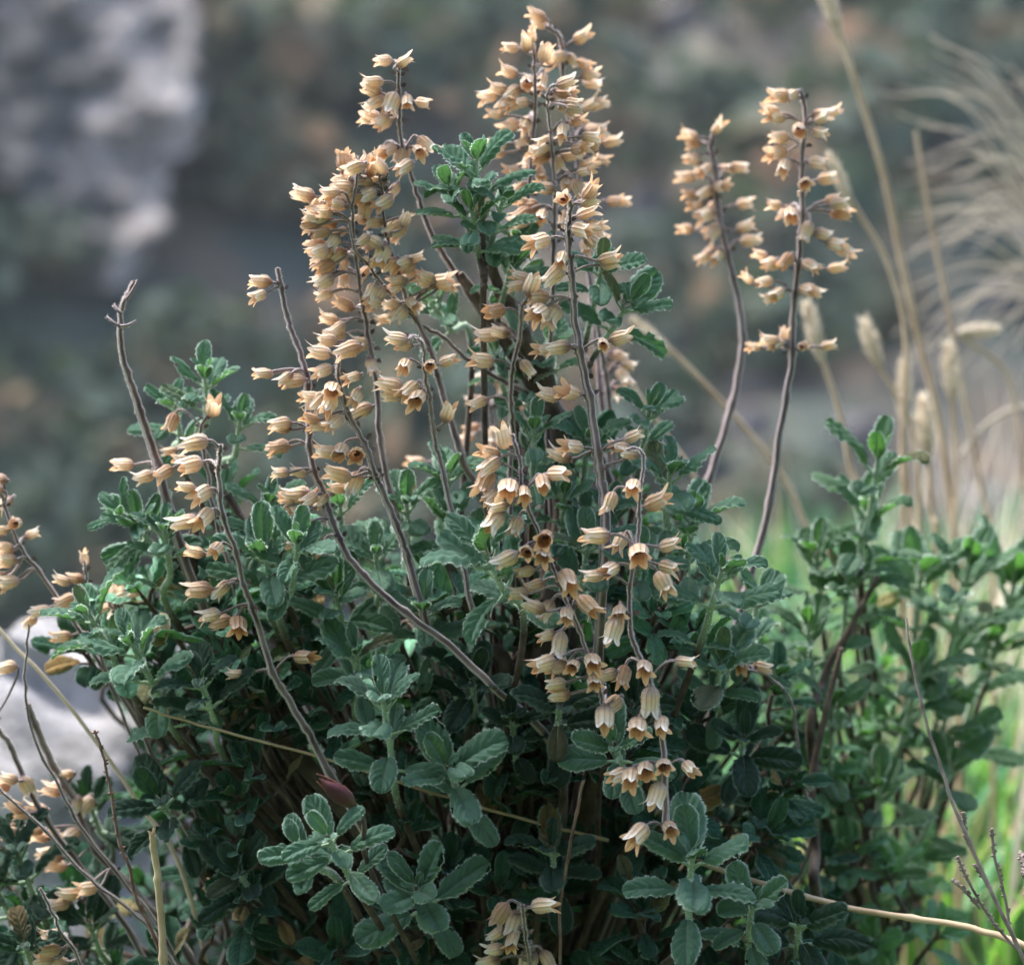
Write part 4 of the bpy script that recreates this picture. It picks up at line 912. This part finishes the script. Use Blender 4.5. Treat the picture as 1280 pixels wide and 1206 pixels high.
# pale cliff at the upper left
def hill_hit(px, py):
    d = FW + RT * ((px - 640) / FPX) - UP * ((py - 603) / FPX); s = 16.0
    while s < 75:
        p = CAM + d * s
        if p[2] < hill_z(p[0], p[1]): break
        s += .25
    return s - F
mb = MB(); cb = hill_hit(120, 345) - .6      # one steep face of bedded, cracked limestone standing out of the slope
def cliff_edges(py):
    xr = float(np.interp(py, [-160, 40, 110, 180, 200, 265, 330, 360], [225, 242, 252, 246, 214, 208, 196, 150]))
    xl = float(np.interp(py, [-160, 170, 230, 300, 360], [-160, -140, 20, 60, 90])); return xl, xr + 8 * noise.noise(Vector((py * .02, 7, 1))) + 7 * noise.noise(Vector((py * .07, 2, 1)))
rows = np.linspace(-160, 360, 110); nc = 74; V = np.zeros((len(rows), nc, 3))
for i, py in enumerate(rows):
    xl, xr = cliff_edges(py)
    for j in range(nc):
        f = (j - 6) / (nc - 13); ff = min(1, max(0, f)); px = xl + (xr - xl) * ff + 5 * noise.noise(Vector((py * .03, f * 3, 1)))
        q = Vector((px * .018, py * .018, 4)); back = max(0, -f, f - 1) * 30
        rel = .9 * noise.noise(q) + .22 * (noise.cell(Vector((px * .022 + py * .006, py * .05, 2))) - .5) + .22 * noise.noise(q * 3.3) + .05 * noise.noise(q * 9)
        V[i, j] = P(px + (f - ff) * 40, py, cb + back + (rows[-1] - py) * .004 - rel * .55)
i0 = np.arange(len(rows) - 1)[:, None] * nc + np.arange(nc - 1)[None, :]; col_ = np.broadcast_to(np.arange(nc - 1)[None, :], i0.shape)
qq_ = np.stack([i0, i0 + nc, i0 + nc + 1, i0 + 1], -1).reshape(-1, 4)
mm_ = np.array([1 if (c_ + 5 * noise.noise(Vector((r_ * .12, 3, 0)))) > nc - 30 and noise.noise(Vector((r_ * .10, c_ * .16, 9))) > -.30 else 0 for r_, c_ in zip((i0 // nc).ravel(), col_.ravel())])  # right-hand columns take the rock with sunlight in its colour
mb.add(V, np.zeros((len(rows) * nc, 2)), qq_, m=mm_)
o = link("rock_cliff", mb.mesh("rock_cliff", [M_cliff, M_cliff_sun])); tag(o, "pale grey blurred limestone outcrop high on the far slope, the only big rock face", "cliff")

# pale boulder behind the left plant
mb = MB(); bc = P(15, 1130, .42); bc[2] = .0
boulder(mb, np.zeros(3), np.array([.195, .14, .137]), 77, 48, 32, .22, 1.3)
o = link("boulder", mb.mesh("boulder", [M_rock])); o.location = bc; tag(o, "pale whitish boulder behind the thin dark stalks at the lower left plant", "boulder")

# grass
blades("green_grass", "bright green grass beyond the blurred shrub", "grass", 1300, lambda r: (r.uniform(.12, .62), r.uniform(.85, 1.65)), None, (.05, .14), [M_grass, M_straw], .0024, .4, 3, .10)
blades("hill_edge_grass", "blue-green grass at the edge of the slope", "grass", 3600, lambda r: (r.uniform(.06, .9), r.uniform(1.0, 1.8)), None, (.05, .135), [M_bgrass, M_straw], .0026, .4, 4)
blades('slope_grass', 'low dull grass around the pale boulder', 'grass', 900, lambda r: (r.uniform(-.7, .1), r.uniform(.95, 1.4)), None, (.02, .07), [M_bgrass, M_straw], .002, .4, 6)
blades("pale_straw", "pale dry straw among the grass stalks", "grass", 130, lambda r: (r.gauss(.31, .06), r.uniform(.95, 1.4)), None, (.12, .30), [M_pale], .0013, .3, 5)

# ------------------------------------------------------------------ the air over the valley
m, t = nt("valley_haze"); pv = N_(t, 'ShaderNodeVolumePrincipled'); ov = N_(t, 'ShaderNodeOutputMaterial')
pv.inputs['Color'].default_value = (.88, .95, 1, 1); pv.inputs['Density'].default_value = .0010; pv.inputs['Anisotropy'].default_value = 0
t.links.new(pv.outputs[0], ov.inputs['Volume'])
mb = MB(); hx, hy0, hy1, hz0, hz1 = 75.0, -5.0, 75.0, -14.0, 34.0
c8 = [(x, y, z) for x in (-hx, hx) for y in (hy0, hy1) for z in (hz0, hz1)]
mb.add(c8, np.zeros((8, 2)), [(0, 1, 3, 2), (4, 6, 7, 5), (0, 4, 5, 1), (2, 3, 7, 6), (0, 2, 6, 4), (1, 5, 7, 3)])
o = link("haze", mb.mesh("haze", [m])); o["kind"] = "stuff"; o["label"] = "thin bluish air over the valley"; o["category"] = "haze"

# ------------------------------------------------------------------ light
w = bpy.data.worlds.new("World"); scene.world = w; w.use_nodes = True; t = w.node_tree
sky = t.nodes.new('ShaderNodeTexSky'); sky.sky_type = 'NISHITA'; sky.sun_disc = False
SE, SA = R(58), R(-48)       # elevation; azimuth from +Y (away from the camera) towards +X
sky.sun_elevation = SE; sky.sun_rotation = SA; sky.air_density = 1.0; sky.dust_density = 3.0; sky.ozone_density = 1.0
bg = t.nodes['Background']; bg.inputs[1].default_value = .15; t.links.new(sky.outputs[0], bg.inputs[0])
L = bpy.data.lights.new("sun", 'SUN'); L.energy = 2.8; L.angle = R(30); L.color = (1, .96, .90)
lo = bpy.data.objects.new("sun", L); COL.objects.link(lo)
sd = Vector((math.sin(SA) * math.cos(SE), math.cos(SA) * math.cos(SE), math.sin(SE)))
lo.rotation_euler = (-sd).to_track_quat('-Z', 'Y').to_euler()

scene.view_settings.view_transform = 'Standard'; scene.view_settings.look = 'None'
scene.view_settings.exposure = 1.88; scene.view_settings.gamma = 1.0
scene.render.engine = 'CYCLES'; c = scene.cycles
c.use_denoising = True; c.max_bounces = 8; c.transparent_max_bounces = 8; c.sample_clamp_indirect = 6
c.use_adaptive_sampling = True; c.adaptive_threshold = .02
